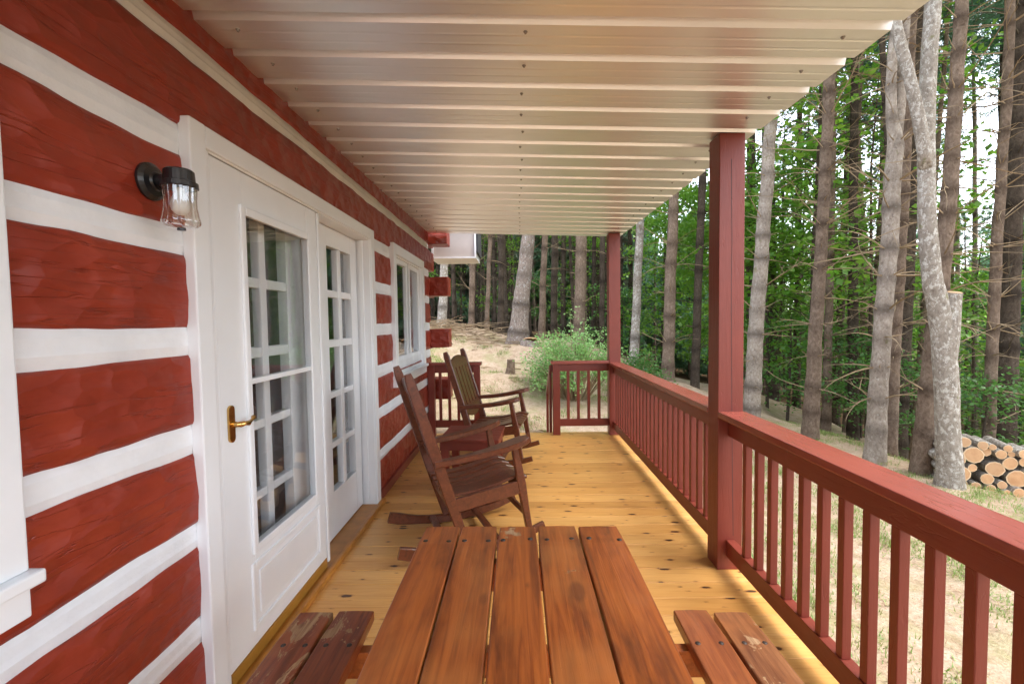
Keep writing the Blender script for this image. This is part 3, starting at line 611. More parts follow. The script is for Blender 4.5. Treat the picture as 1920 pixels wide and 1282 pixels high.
# ------------------------------------------------------------------ rocking chairs
def bar(m, pts, w_, t, wdir):
    """bar through pts; w_ = width along wdir (scalar or list), t = thickness in the third direction"""
    P = [Vector(p) for p in pts]; wd = Vector(wdir); secs = []
    for i, p in enumerate(P):
        tg = (P[min(i + 1, len(P) - 1)] - P[max(i - 1, 0)]).normalized(); td = tg.cross(wd).normalized()
        a = (w_[i] if hasattr(w_, '__len__') else w_) / 2; b = (t[i] if hasattr(t, '__len__') else t) / 2; c = min(a, b) * .35
        secs.append([p + wd * x + td * y for x, y in ((-a + c, -b), (a - c, -b), (a, -b + c), (a, b - c), (a - c, b), (-a + c, b), (-a, b - c), (-a, -b + c))])
    m.sweep(None, secs); return m
def rocking_chair(loc, rz_, label, hw=.30, back=18):
    c = empty('rocking_chair', loc, rz_, label=label, cat='rocking chair', group='rocking chairs on the porch')
    LY = (0, 1, 0); mk = lambda nm, m, sm=False: obj(nm, m.mesh(nm, smooth=sm), CHAIR, c)
    T = math.tan(R_(back)); pu = lambda z: -.115 - (z - .07) * T
    for s in (-1, 1):
        v = s * (hw - .035)
        # rocker: arc with a knob at the rear
        P = []; wd = []
        for i in range(15):
            u = -.52 + .94 * i / 14; P.append((u, v, .030 + (u + .06) ** 2 / 3.0)); wd.append(.056 if 2 < i < 13 else (.070, .076, .066)[i] if i < 3 else .048)
        mk('rocker', bar(MB(), P, .034, wd, LY))
        mk('back_post', bar(MB(), [(pu(.065) , v, .065), (pu(.4), v, .4), (pu(.8), v, .8), (pu(1.10), v, 1.10), (pu(1.15), v, 1.15)], .034, [.054, .068, .066, .058, .040], LY))
        fl = [(.315, v, .085), (.285, v, .26), (.262, v, .40), (.235, v, .55), (.215, v, .655)]
        mk('front_leg', bar(MB(), fl, .036, [.040, .048, .060, .046, .038], LY))
        # arm: paddle shape, widening to the rounded front
        U = [-.30, -.22, -.10, .02, .13, .21, .27, .305]; Wd = [.060, .062, .070, .088, .118, .132, .116, .062]
        A = [(u, s * (hw - .030 + .010 * min(1, max(0, (u + .1) / .3))), .600 + .095 * ((u + .30) / .6) - .02 * math.sin((u + .3) / .6 * math.pi)) for u in U]
        mk('arm', bar(MB(), A, Wd, .036, LY))
        mk('side_apron', bar(MB(), [(-.19, v, .325), (.25, v, .385)], .028, .085, LY))
    iw = hw - .052
    for (u, z) in ((.255, .385), (-.2, .33)): mk('apron', bar(MB(), [(u, -iw, z), (u, iw, z)], .028, .07, (1, 0, 0)))
    for (u, z) in ((.10, .060), (-.22, .058)): mk('stretcher', bar(MB(), [(u, -iw, z), (u, iw, z)], .045, .022, (1, 0, 0)))
    mk('stretcher', bar(MB(), [(.296, -iw, .20), (.296, iw, .20)], .022, .04, (1, 0, 0)))
    # contoured seat boards running front to back
    nb = 6; bw = 2 * (iw + .004) / nb
    for k in range(nb):
        v = -iw - .004 + bw * (k + .5); dip = -.012 * (1 - ((k - 2.5) / 2.5) ** 2); pts = []
        for i in range(12):
            u = -.235 + .545 * i / 11; z = .365 + .075 * ((u + .235) / .545) - .022 * math.sin(math.pi * min(1, (u + .235) / .46)) + dip
            if u > .22: z -= .55 * (u - .22) ** 2 * 6
            pts.append((u, v, z + .018))
        mk('seat_board', bar(MB(), pts, bw - .013, .020, LY))
    # back: arched crest, rounded lower rail, slats
    nrm = Vector((-math.cos(R_(back)), 0, -math.sin(R_(back)))); bo = lambda v, z, off=0.0: (pu(z) + .012 + off * nrm.x, v, z + off * nrm.z)
    n = 12; top = [(-iw + 2 * iw * i / n) for i in range(n + 1)]
    crest = [(v, .985) for v in top] + [(v, 1.045 + .055 * math.cos(v / iw * math.pi / 2)) for v in reversed(top)]
    mk('crest_rail', MB().prism(crest, lambda a, b, h: bo(a, b, h), -.011, .011))
    low = [(v, .60) for v in reversed(top)] + [(v, .545 - .075 * math.cos(v / iw * math.pi / 2)) for v in top]
    mk('lower_rail', MB().prism(low, lambda a, b, h: bo(a, b, h), -.011, .011))
    ns = 5; sp = 2 * iw / ns
    for k in range(ns):
        v = -iw + sp * (k + .5); ww = sp * .70 / 2
        mk('back_slat', MB().prism([(v - ww, .585), (v + ww, .585), (v + ww, 1.0), (v - ww, 1.0)], lambda a, b, h: bo(a, b, h + .010 * math.sin((b - .585) / .415 * math.pi)), -.006, .006))
    return c
rocking_chair((-.335, 3.045, 0), R_(22), 'dark wooden rocking chair closest to the picnic table', .30, 17)
rocking_chair((-.245, 4.76, 0), R_(-9), 'dark wooden rocking chair beyond the small red table', .335, 17)

# ------------------------------------------------------------------ side table
sdt = empty('side_table', (-.40, 3.89, 0), R_(-4), label='small square red side table between the rocking chairs', cat='side table')
for k in range(3): o = bx('top_board', -.25, .25, -.255 + .1705 * k, -.086 + .1705 * k, .472, .497, RAIL, sdt, .004)
for a in (-.2, .2):
    for b in (-.205, .205): bx('leg', a - .0325, a + .0325, b - .02, b + .02, .001, .4715, RAILV, sdt, .003)
for b in (-.231, .2265): bx('apron', -.24, .24, b - .0, b + .016 if b > 0 else b + .0055, .40, .4712, RAIL, sdt, .002)
for a in (-.236, .2205): bx('apron', a, a + .0155, -.184, .184, .40, .4711, RAIL, sdt, .002)

# ------------------------------------------------------------------ trees
def ext(path, top=15.0):
    """continue a measured stem (x, z, r) up to the crown"""
    p = list(path); (xa, za, ra), (xb, zb, rb) = p[-2], p[-1]; sl = (xb - xa) / max(.2, zb - za) * .6
    n = 7
    for i in range(1, n + 1):
        t = i / n; p.append((xb + sl * (top - zb) * t, zb + (top - zb) * t, rb * (1 - t) + .03 * t))
    return p
def resample(path, y, step=.14, lean=0.0):
    out = []; zs = [q[1] for q in path]; z = zs[0] - .25
    while z < zs[-1]:
        zz = max(z, zs[0]); k = 0
        while k < len(path) - 2 and path[k + 1][1] < zz: k += 1
        a, b = path[k], path[k + 1]; t = (zz - a[1]) / (b[1] - a[1]); t_ = t * t * (3 - 2 * t) * .35 + t * .65
        out.append((a[0] + (b[0] - a[0]) * t_, y + lean * (zz - zs[0]), z, a[2] + (b[2] - a[2]) * t)); z += step if z < 7 else step * 3
    return out
def stem_mesh(pts, seed, ring=True, sides=12, space=.55, flare=1.25):
    r = random.Random(seed); m = MB(); P = []; Rr = []; A = []; z0 = pts[0][2]; wz = z0 + r.uniform(.5, .9); whorls = []
    zt = pts[-1][2]
    while wz < zt: whorls.append(wz); wz += space * r.uniform(.75, 1.3)
    for (x, y, z, rad) in pts:
        d = min([abs(z - q) for q in whorls] or [9]); g = math.exp(-(d / .07) ** 2) if ring else 0
        f = 1 + (flare - 1) * math.exp(-max(0, z - z0 - .25) / .22)
        P.append((x + .012 * noise.noise((z * 1.4, seed, 0)), y + .012 * noise.noise((z * 1.4, seed, 5)), z)); Rr.append(rad * f * (1 + .13 * g)); A.append(g)
    m.tube(P, Rr, sides, True, A, .05)
    return m.mesh('trunk', smooth=True, attr=True, fix=False), whorls, P, Rr
def at_z(P, Rr, z):
    for i in range(len(P) - 1):
        if P[i + 1][2] >= z: break
    a, b = P[i], P[i + 1]; t = (z - a[2]) / (b[2] - a[2]); return Vector(a).lerp(Vector(b), t), Rr[i]
def dead_branches(m, base, rad, seed, n, L, thick=.011, sides=3, live=None):
    r = random.Random(seed); az0 = r.uniform(0, 6.28)
    for k in range(n):
        az = az0 + 6.283 * k / n + r.uniform(-.5, .5); ln = L * (r.uniform(.08, .3) if r.random() < .5 else r.uniform(.45, 1.2)); el = r.uniform(-.15, .75); d = Vector((math.cos(az), math.sin(az), 0)); p = base + d * rad * .8; pts = [p]; ns = 6; rr = [thick * r.uniform(.8, 1.3)]
        dv = (d * math.cos(el) + Vector((0, 0, math.sin(el)))); bend = r.uniform(-.28, .14)
        for i in range(ns):
            dv = (dv + Vector((r.uniform(-.13, .13), r.uniform(-.13, .13), bend * .5 + r.uniform(-.09, .09)))).normalized(); p = p + dv * ln / ns; pts.append(p); rr.append(rr[0] * (1 - .85 * (i + 1) / ns))
            if i >= 1 and r.random() < .5 and ln > .5:
                sd_ = (dv + Vector((r.uniform(-.9, .9), r.uniform(-.9, .9), r.uniform(-.35, .35)))).normalized(); l2 = ln * r.uniform(.15, .38)
                m.tube([p, p + sd_ * l2 * .55, p + sd_ * l2 + Vector((0, 0, r.uniform(-.06, .06)))], [rr[-1] * .7, rr[-1] * .5, .0015], 3, False)
        m.tube(pts, rr, sides, False)
        if live is not None: live.append(pts)
def branches_mesh(P, Rr, whorls, seed, zlo, zhi, L=1.1, n=4, thick=.011, stubs=True):
    r = random.Random(seed); m = MB()
    for i, z in enumerate(whorls):
        if z < zlo or z > zhi: continue
        b, rad = at_z(P, Rr, z); dead_branches(m, b, rad, seed * 31 + i, max(2, n + r.randint(-1, 2)), L * (.55 + .45 * min(1, (z - zlo) / 2.5)), thick)
    return m.mesh('branches', fix=False)
def needle_crown(seed, z0, z1, rmax, nbr, tufts, size=.26, wd=.04, rtop=.3):
    r = np.random.RandomState(seed); C = []
    for k in range(nbr):
        t = (k + r.rand()) / nbr; z = z0 + (z1 - z0) * t; R = (rmax * (1 - t) ** .8 + rtop) * r.uniform(.6, 1.15); az = r.rand() * 6.283
        s = r.rand(tufts) ** .75; s = .18 + .82 * s; lat = r.normal(0, .16, tufts) * R * s; dr = R * s
        x = math.cos(az) * dr - math.sin(az) * lat; y = math.sin(az) * dr + math.cos(az) * lat; zz = z + .12 * dr + r.normal(0, .10, tufts) - .10 * np.abs(lat)
        C.append(np.stack([x, y, zz], 1))
    C = np.concatenate(C); nt_ = len(C); k = 5
    c = np.repeat(C, k, 0); d = r.normal(0, 1, (nt_ * k, 3)); d[:, 2] += .25; out = c.copy(); out[:, 2] = 0; d += out / (np.linalg.norm(out, axis=1, keepdims=True) + .1) * .9; d /= np.linalg.norm(d, axis=1, keepdims=True)
    s = np.cross(d, r.normal(0, 1, (nt_ * k, 3))); s /= np.linalg.norm(s, axis=1, keepdims=True) + 1e-6
    ln = size * r.uniform(.6, 1.2, (nt_ * k, 1)); V = np.stack([c - s * wd / 2, c + s * wd / 2, c + d * ln], 1).reshape(-1, 3)
    return npmesh('crown', V, np.arange(len(V)).reshape(-1, 3))
def leaf_cloud(seed, centers, per, spread, size, flat=.35, name='crown'):
    r = np.random.RandomState(seed); cs = np.repeat(np.asarray(centers, float), per, 0); n = len(cs); off = r.normal(0, 1, (n, 3)) * spread; off[:, 2] *= flat
    c = cs + off; nrm = r.normal(0, 1, (n, 3)) * .55; nrm[:, 2] += 1; nrm /= np.linalg.norm(nrm, axis=1, keepdims=True)
    a = np.cross(nrm, r.normal(0, 1, (n, 3))); a /= np.linalg.norm(a, axis=1, keepdims=True) + 1e-6; b = np.cross(nrm, a); L = (size * r.uniform(.6, 1.25, (n, 1))); Wd = L * .36
    dro = nrm * L * .12
    V = np.stack([c - a * L / 2, c - b * Wd - dro * .0, c + a * L / 2 - dro, c + b * Wd], 1).reshape(-1, 3)
    return npmesh(name, V, np.arange(len(V)).reshape(-1, 4))

# shared crowns
CROWN = [needle_crown(11 + i, 0, 7.5, 2.4, 30, 42, .27, .042) for i in range(3)]
for c_ in CROWN: c_.materials.append(NEEDLE)

HERO = [
 ('T1', [(4.39, -0.57, 0.146), (4.45, 1.0, 0.133), (4.56, 2.69, 0.118), (4.66, 4.35, 0.106), (4.71, 5.17, 0.102)], 8.6, BARK_P, 1.1, 'pale grey pine trunk just right of the middle porch post'),
 ('T2', [(4.86, -0.58, 0.122), (4.92, 0.95, 0.102), (5.0, 2.71, 0.084), (5.06, 4.42, 0.081), (5.09, 5.43, 0.081)], 7.6, BARK_B, 1.3, 'brown pine trunk with many dead branch whorls, second right of the post'),
 ('T2b', [(6.4, -1.0, 0.094), (6.42, 0.83, 0.078), (6.43, 2.69, 0.07)], 9.5, BARK_B, 1.2, 'brown pine trunk half hidden behind the second trunk'),
 ('T3b', [(5.62, -0.7, 0.092), (5.64, 0.98, 0.085), (5.72, 2.57, 0.069), (5.78, 4.89, 0.058), (5.8, 6.02, 0.058)], 6.9, BARK_B, 1.2, 'slim brown pine trunk right behind the pale forked pine'),
 ('T5', [(5.2, -0.66, 0.11), (5.29, 0.56, 0.1), (5.38, 1.66, 0.089), (5.46, 2.73, 0.083), (5.51, 4.05, 0.072), (5.55, 5.03, 0.066), (5.56, 5.35, 0.064)], 5.9, BARK_B, 1.25, 'leaning grey brown pine trunk crossing behind the lichen tree'),
 ('T6', [(7.19, -1.2, 0.083), (7.2, 0.96, 0.07), (7.23, 2.96, 0.063), (7.29, 4.52, 0.06), (7.3, 6.06, 0.056)], 7.0, BARK_B, 1.6, 'thin olive pine trunk rising behind the woodpile'),
 ('T7', [(7.88, -1.5, 0.137), (7.87, 0.92, 0.122), (7.88, 3.04, 0.106), (7.89, 4.7, 0.095), (7.89, 6.32, 0.084)], 7.4, BARK_D, 1.7, 'dark thick pine trunk at the right edge above the woodpile'),
 ('T8', [(6.97, -1.2, .111), (6.92, 1.81, .089), (6.88, 3.76, .078), (6.86, 6.21, .067)], 9.5, BARK_D, 1.5, 'dark thin trunk between the brown pine and the forked pine'),
 ('P1', [(-0.02, 0.86, 0.249), (0.1, 2.01, 0.204), (0.22, 2.94, 0.176), (0.31, 3.74, 0.164)], 11.5, BARK_S, .45, 'big pale scaly pine trunk standing on the slope'),
 ('P2', [(.7, .88, .111), (.75, 2.41, .095), (.84, 4.13, .087)], 13.5, BARK_B, .9, 'slim grey pine trunk just right of the big pale pine'),
 ('P3', [(1.52, .72, .148), (1.58, 2.26, .135), (1.62, 3.72, .135)], 11.5, BARK_B, 1.2, 'grey pine trunk with spreading dead branches behind the green bush'),
 ('P4', [(-2.1, 1.28, .132), (-2.02, 2.38, .11), (-1.98, 3.4, .103)], 12.5, BARK_L, .4, 'pale lichen trunk beside the cabin log ends'),
 ('P5', [(-1.33, 1.25, .084), (-1.26, 3.31, .084)], 13, BARK_B, .9, 'slim pine trunk below the white eave corner'),
 ('P6', [(-.53, 1.0, .103), (-.48, 2.43, .087), (-.42, 4.15, .087)], 13.5, BARK_D, .9, 'dark pine trunk just left of the big pale pine'),
 ('P6b', [(-.89, 1.15, .069), (-.82, 2.7, .061), (-.73, 4.06, .061)], 13, BARK_B, .6, 'thin crooked sapling trunk left of the big pale pine'),
 ('P7', [(1.13, .7, .102), (1.2, 4.32, .102)], 14.5, BARK_D, .9, 'dark mossy trunk left of the branchy grey pine'),
 ('P8', [(2.66, .43, .105), (2.73, 1.92, .092), (2.81, 3.62, .086)], 10.5, BARK_L, .25, 'pale lichen covered trunk right of the corner post'),
 ('P9', [(3.28, .08, .129), (3.32, 1.89, .117), (3.41, 4.18, .1)], 10, BARK_B, 1.3, 'whorled brown pine trunk left of the middle porch post'),
 ('P10', [(4.06, -.28, .098), (4.12, 1.9, .086), (4.21, 4.43, .08)], 10.5, BARK_D, 1.3, 'dark pine trunk partly behind the middle porch post'),
 ('P11', [(2.2, .6, .07), (2.24, 3.8, .07)], 12, BARK_D, .8, 'thin dark trunk just left of the corner post'),
]
def tree_thing(base, label, group=None, name='pine_tree'): return empty(name, base, label=label, cat='tree', group=group)
def put(me, name, mat, root, base): o = obj(name, me, mat, root); o.location = -Vector(base); return o
for i, (key, path, y, bark, L, label) in enumerate(HERO):
    pts = resample(ext(path, 13.5 + (i % 4)), y); base = (path[0][0], y, path[0][1]); t = tree_thing(base, label)
    tm, wh, P, Rr = stem_mesh(pts, 100 + i, sides=14 if path[0][2] > .12 else 10, space=.42 if y < 10 else .6, flare=1.35 if key == 'P1' else 1.2)
    put(tm, 'trunk', bark, t, base)
    put(branches_mesh(P, Rr, wh, 200 + i, path[0][1] + .7, 9.5, L * 1.15, 5 if L > .8 else 3, .0095), 'branches', TWIG if bark is not BARK_D else TWIG_D, t, base)['kind'] = 'stuff'
    o = obj('crown', CROWN[i % 3], NEEDLE, t, (P[-1][0] - base[0], 0, P[-1][2] - base[2] - 4.2), (0, 0, i * 1.3), .6)
# forked pale pine
path = [(5.0, -.6, .118), (5.06, 1.09, .102), (5.14, 2.49, .096), (5.17, 3.43, .094), (5.19, 3.75, .092), (5.195, 4.02, .05), (5.195, 4.1, .03)]
base = (5.0, 6.4, -.6); t = tree_thing(base, 'pale grey pine that forks into two stems below the roof edge')
tm, wh, P, Rr = stem_mesh(resample(path, 6.4), 301, sides=14, space=.42); put(tm, 'trunk', BARK_P, t, base); put(branches_mesh(P, Rr, wh, 302, .1, 9, 1.2, 4, .013), 'branches', TWIG, t, base)['kind'] = 'stuff'
for s, pth in ((0, [(5.165, 3.25, .055), (5.15, 3.75, .066), (5.12, 4.29, .062), (5.12, 5.0, .058), (5.18, 5.49, .055)]), (1, [(5.175, 3.25, .055), (5.22, 3.75, .07), (5.265, 4.29, .064), (5.27, 4.86, .062), (5.31, 5.55, .06)])):
    tm, wh, P, Rr = stem_mesh(resample(ext(pth, 14 + s), 6.4 + .03 * s), 303 + s, sides=10, space=.5, flare=1.0); put(tm, 'stem', BARK_P, t, base); put(branches_mesh(P, Rr, wh, 306 + s, 4.2, 9.5, 1.2, 4, .011), 'branches', TWIG, t, base)['kind'] = 'stuff'
    obj('crown', CROWN[s], NEEDLE, t, (P[-1][0] - base[0] + .4 * s, 0, P[-1][2] - base[2] - 4.2), (0, 0, s * 2.0), .6)
# lichen hardwood with a cut stub and a long side limb
path = [(5.08, -.61, .12), (5.03, .39, .113), (4.97, 1.14, .113), (4.9, 1.52, .107), (4.8, 1.89, .094), (4.73, 2.62, .085), (4.7, 3.53, .079), (4.71, 4.42, .076), (4.74, 5.0, .076)]
base = (5.08, 5.37, -.61); t = tree_thing(base, 'crooked lichen spotted hardwood with an orange cut stub', name='hardwood_tree')
tm, wh, P, Rr = stem_mesh(resample(ext(path, 11), 5.37), 320, ring=False, sides=16); put(tm, 'trunk', BARK_L, t, base)
m = MB(); lp = [(4.70, 5.36, 3.12, .07), (4.66, 5.34, 3.30, .066), (4.55, 5.3, 3.68, .062), (4.43, 5.3, 4.15, .056), (4.32, 5.3, 4.5, .056), (4.25, 5.3, 4.79, .053), (4.1, 5.3, 5.6, .045), (3.9, 5.35, 7, .03)]
m.tube([q[:3] for q in lp], [q[3] for q in lp], 12, True, None, .05); put(m.mesh('limb', smooth=True, attr=True, fix=False), 'limb', BARK_L, t, base)
m = MB(); m.tube([(4.985, 5.37, .85), (5.005, 5.35, 1.2), (5.01, 5.335, 1.45), (5.015, 5.325, 1.62), (5.02, 5.315, 1.70)], [.105, .098, .086, .078, .074], 16, True, None, .04); stub = put(m.mesh('stub', smooth=False, attr=True, fix=False), 'stub', BARK_L, t, base)
m = MB(); m.lathe([(.001, .006), (.045, .006), (.066, .005), (.069, .0)], 20); cf = m.mesh('cut_face'); cf.transform(Matrix.Rotation(.22, 4, 'X')); o = obj('cut_face', cf, CUT, t, (5.02 - base[0], 5.315 - base[1], 1.706 - base[2]))
def up_leaves(seed, n, c, R, zr, per, spread, size): 
    r = random.Random(seed); return leaf_cloud(seed, [(c[0] + r.gauss(0, R), c[1] + r.gauss(0, R), c[2] + r.uniform(-zr, zr)) for _ in range(n)], per, spread, size)
obj('crown', up_leaves(5, 40, (0, 0, 9.5), 1.4, 2.2, 60, .45, .13), LEAF, t)

# ---- woodland behind: a few kinds, copied
def pine_kind(seed, h, r0, L, n, crown_i, zlo, bark, twig, thick=.012, crown_s=1.0, space=.6, zhi=None):
    pth = [(0, 0, r0), (rnd.uniform(-.1, .1), h * .3, r0 * .8), (rnd.uniform(-.2, .2), h * .65, r0 * .55), (rnd.uniform(-.3, .3), h, .02)]
    tm, wh, P, Rr = stem_mesh(resample(pth, 0, .16), seed, sides=8, space=space); tm.materials.append(bark)
    b = branches_mesh(P, Rr, wh, seed + 1, zlo, zhi or h * .62, L, n, thick); b.materials.append(twig)
    crown_s *= .8; return tm, b, CROWN[crown_i], (P[-1][0], 0, h - 7.0 * crown_s), crown_s
KINDS = [pine_kind(401, 15, .15, 1.3, 5, 0, .6, BARK_B, TWIG), pine_kind(405, 16, .12, 1.5, 6, 1, .8, BARK_D, TWIG_D), pine_kind(409, 13, .085, 1.1, 6, 2, .5, BARK_D, TWIG_D, .009), pine_kind(413, 17, .13, 1.2, 5, 1, .7, BARK_P, TWIG, .010)]
SLIM = [pine_kind(431, 15, .075, 1.1, 4, 0, .6, BARK_B, TWIG, .008, .8), pine_kind(435, 14, .06, 1.2, 5, 1, .6, BARK_D, TWIG_D, .008, .8), pine_kind(439, 16, .09, 1.2, 4, 2, .6, BARK_P, TWIG, .008, .8)]
THICK = [pine_kind(421, 11, .06, 1.0, 7, 2, .2, BARK_D, TWIG_D, .008, .75, .38, 8.5), pine_kind(425, 12, .075, 1.25, 7, 0, .2, BARK_D, TWIG_D, .009, .75, .42, 9)]
def plant(kind, x, y, s, label, group):
    z = gz(x, y); t = tree_thing((x, y, z - .03), label, group); t.rotation_euler = (rnd.uniform(-.03, .03), rnd.uniform(-.03, .03), rnd.uniform(0, 6.28)); t.scale = (s,) * 3
    tm, b, c, cl, cs = kind; obj('trunk', tm, None, t); obj('branches', b, None, t, kind='stuff'); obj('crown', c, None, t, cl, (0, 0, rnd.uniform(0, 6)), cs)
taken = [(h[1][0][0], h[2]) for h in HERO] + [(5.0, 6.4), (5.08, 5.37)]
def free(x, y, d): return all((x - a) ** 2 + (y - b) ** 2 > d * d for a, b in taken)
def scatter(n, fx, fy, d, kinds, smin, smax, label, group, ok=lambda x, y: True):
    c = 0; tries = 0; rg = random.Random(len(label) * 7 + n)
    while c < n and tries < 4000:
        tries += 1; x, y = rg.uniform(*fx), rg.uniform(*fy)
        if not ok(x, y) or not free(x, y, d): continue
        taken.append((x, y)); plant(rg.choice(kinds), x, y, rg.uniform(smin, smax), label, group); c += 1
scatter(46, (-6.5, 4.6), (14.2, 21), .62, THICK + [KINDS[2]], .8, 1.15, 'slender dark pine in the crowd of trunks beyond the slope', 'thin pines crowding beyond the slope', lambda x, y: y > 14.2 + .25 * max(0, x - 1))
scatter(38, (-12, 8), (20, 34), 1.1, THICK + KINDS[1:3], .9, 1.3, 'dark distant pine deep in the woods past the porch end', 'distant pines past the porch end')
scatter(34, (6.0, 14), (7.5, 17), .7, SLIM + KINDS[:2], .85, 1.15, 'tall pine growing down the slope behind the nearest right hand trunks', 'pines on the falling slope')
scatter(14, (8.4, 18), (2.5, 7.4), 1.2, SLIM + KINDS[:2], .9, 1.15, 'tall pine right of the woodpile on the slope', 'pines to the right of the woodpile')
scatter(30, (9, 32), (14, 38), 1.6, SLIM[:2] + KINDS[:2], .7, .9, 'distant pine far down the wooded slope', 'distant pines down the slope')
scatter(9, (6.5, 16), (-10, 1.0), 2.0, KINDS, .9, 1.1, 'tall pine along the yard beside the porch', 'unseen pines added for sky shade')  # unseen pines added beside the porch to block part of the sky light
scatter(8, (-20, 6), (-40, -24), 2.2, KINDS, .9, 1.1, 'tall pine behind the cabin yard', 'pines behind the yard')
ORD = 'first second third fourth fifth sixth seventh eighth ninth tenth eleventh twelfth thirteenth fourteenth fifteenth sixteenth seventeenth eighteenth nineteenth twentieth'.split(); ORD += ['twenty-' + q for q in ORD[:9]] + ['thirtieth'] + ['thirty-' + q for q in ORD[:9]] + ['fortieth'] + ['forty-' + q for q in ORD[:9]]
def ordinals(group, fmt):
    L = sorted([o for o in COL.objects if o.get('group') == group and o.parent is None], key=lambda o: math.atan2(o.location.x, o.location.y))
    for i, o in enumerate(L):
        if i < len(ORD): o['label'] = fmt % ORD[i]
ordinals('pines on the falling slope', '%s pine from the left on the slope behind the nearest right hand trunks')
ordinals('pines to the right of the woodpile', '%s pine from the left behind and beyond the woodpile')
ordinals('distant pines down the slope', '%s pine from the left among those far down the wooded slope')
ordinals('thin pines crowding beyond the slope', '%s slender dark pine from the left beyond the sandy slope')
# dense far conifers closing the woods
DENSE = needle_crown(77, .6, 13, 2.9, 120, 52, .55, .12, .35); DENSE.materials.append(NEEDLE)
for k in range(84):
    a = R_(-42 + 118 * (k + rnd.random()) / 84); d = rnd.uniform(32, 58); x, y = d * math.sin(a), d * math.cos(a)
    t = tree_thing((x, y, gz(x, y) - .2), 'dense far conifer closing the view through the woods', 'far conifers behind the woods', 'conifer_tree'); t.scale = (rnd.uniform(.9, 1.5) if a < .25 else rnd.uniform(.6, .95),) * 3; t.rotation_euler = (0, 0, rnd.uniform(0, 6))
    obj('crown', DENSE, None, t); obj('trunk', KINDS[1][0], None, t, None, None, .85)
SOFT = needle_crown(79, 2.5, 14, 2.7, 76, 46, .34, .05, .3); SOFT.materials.append(NEEDLE)
for k, (x, y) in enumerate(((14.5, 10.5), (17.5, 14.5), (18.5, 10.2), (20, 17))):
    t = tree_thing((x, y, gz(x, y) - .1), '%s soft needled white pine from the left high behind the woodpile trunks' % ORD[k], 'soft needled pines', 'white_pine_tree'); t.rotation_euler = (0, 0, k * 1.1); t.scale = (1.0 + .06 * (k % 3),) * 3
    obj('crown', SOFT, None, t); obj('trunk', SLIM[k % 2][0], None, t)
# leafy understory
def sapling_kind(seed, h, R, n, per, size, mat):
    r = random.Random(seed); cs = []; m = MB(); m.tube([(0, 0, -.1), (.05, .03, h * .4), (0.02, .1, h * .75), (.1, 0, h)], [.045, .035, .022, .006], 6, True)
    for k in range(n):
        z = h * r.uniform(.22, 1.0); rr = R * (1 - .55 * abs(z / h - .6)) * r.uniform(.25, 1.0); az = r.uniform(0, 6.28); c = (rr * math.cos(az), rr * math.sin(az), z); cs.append(c)
        if k % 2 == 0: m.tube([(0.03, .05, z - rr * .35), (c[0] * .5, c[1] * .5, z - rr * .1), c], [.012, .008, .003], 3, False)
    lm = leaf_cloud(seed, cs, per, .30, size, .28); lm.materials.append(mat); sm = m.mesh('trunk', fix=False); sm.materials.append(BARK_D); return sm, lm
SAPS = [sapling_kind(501, 5.5, 1.7, 60, 46, .115, LEAF), sapling_kind(502, 8, 2.2, 90, 46, .125, LEAF), sapling_kind(503, 3.2, 1.3, 42, 44, .105, LEAF2)]
def sap(k, x, y, s, label, group, z=None):
    t = empty('leafy_sapling', (x, y, (gz(x, y) if z is None else z) - .05), rnd.uniform(0, 6.28), label=label, cat='tree', group=group); t.scale = (s,) * 3
    obj('trunk', SAPS[k][0], None, t); obj('crown', SAPS[k][1], None, t)
c = 0; rg = random.Random(21)
while c < 34:
    x, y = rg.uniform(6.2, 17), rg.uniform(5.5, 20); tall = x / y < .78
    if x < 7.4 and y < 8.5: continue
    if not free(x, y, .7): continue
    if not tall and c % 3 == 0: c += 1; continue
    taken.append((x, y)); sap(rg.choice((0, 1, 1) if tall else (0, 2, 2)), x, y, rg.uniform(.9, 1.35) if tall else rg.uniform(.7, 1.05), 'bright green leafy sapling between the pines on the slope', 'leafy saplings on the slope'); c += 1
c = 0
while c < 26:
    x, y = rg.uniform(12, 34), rg.uniform(8, 36)
    taken.append((x, y)); sap(1, x, y, rg.uniform(.8, 1.25), 'tall leafy broadleaf tree farther down the slope', 'broadleaf trees down the slope'); c += 1
for (x, y, s) in ((3.2, 14.5, .8), (4.4, 13.2, 1.0), (5.4, 12, 1.0), (2.4, 17, .9), (5.2, 16.5, 1.3), (-1.0, 18, .9), (1.2, 18.5, .8), (-3.4, 17.5, 1.0), (6.0, 11, .9)):
    sap(0 if s > .85 else 2, x, y, s, 'green leafy sapling among the dark trunks beyond the bush', 'leafy saplings past the porch end')
for (x, y, s) in ((7.2, 9.6, .75), (6.6, 8.4, .6), (7.0, 6.9, .6), (6.0, 10.2, .8)): sap(2, x, y, s, 'low green sapling just behind the nearest trunks', 'low saplings behind the tree line')

ordinals('leafy saplings on the slope', '%s bright green leafy sapling from the left on the slope behind the trunks')
ordinals('leafy saplings past the porch end', '%s green leafy sapling from the left among dark trunks past the porch end')
ordinals('low saplings behind the tree line', '%s low green sapling from the left just behind the nearest trunks')
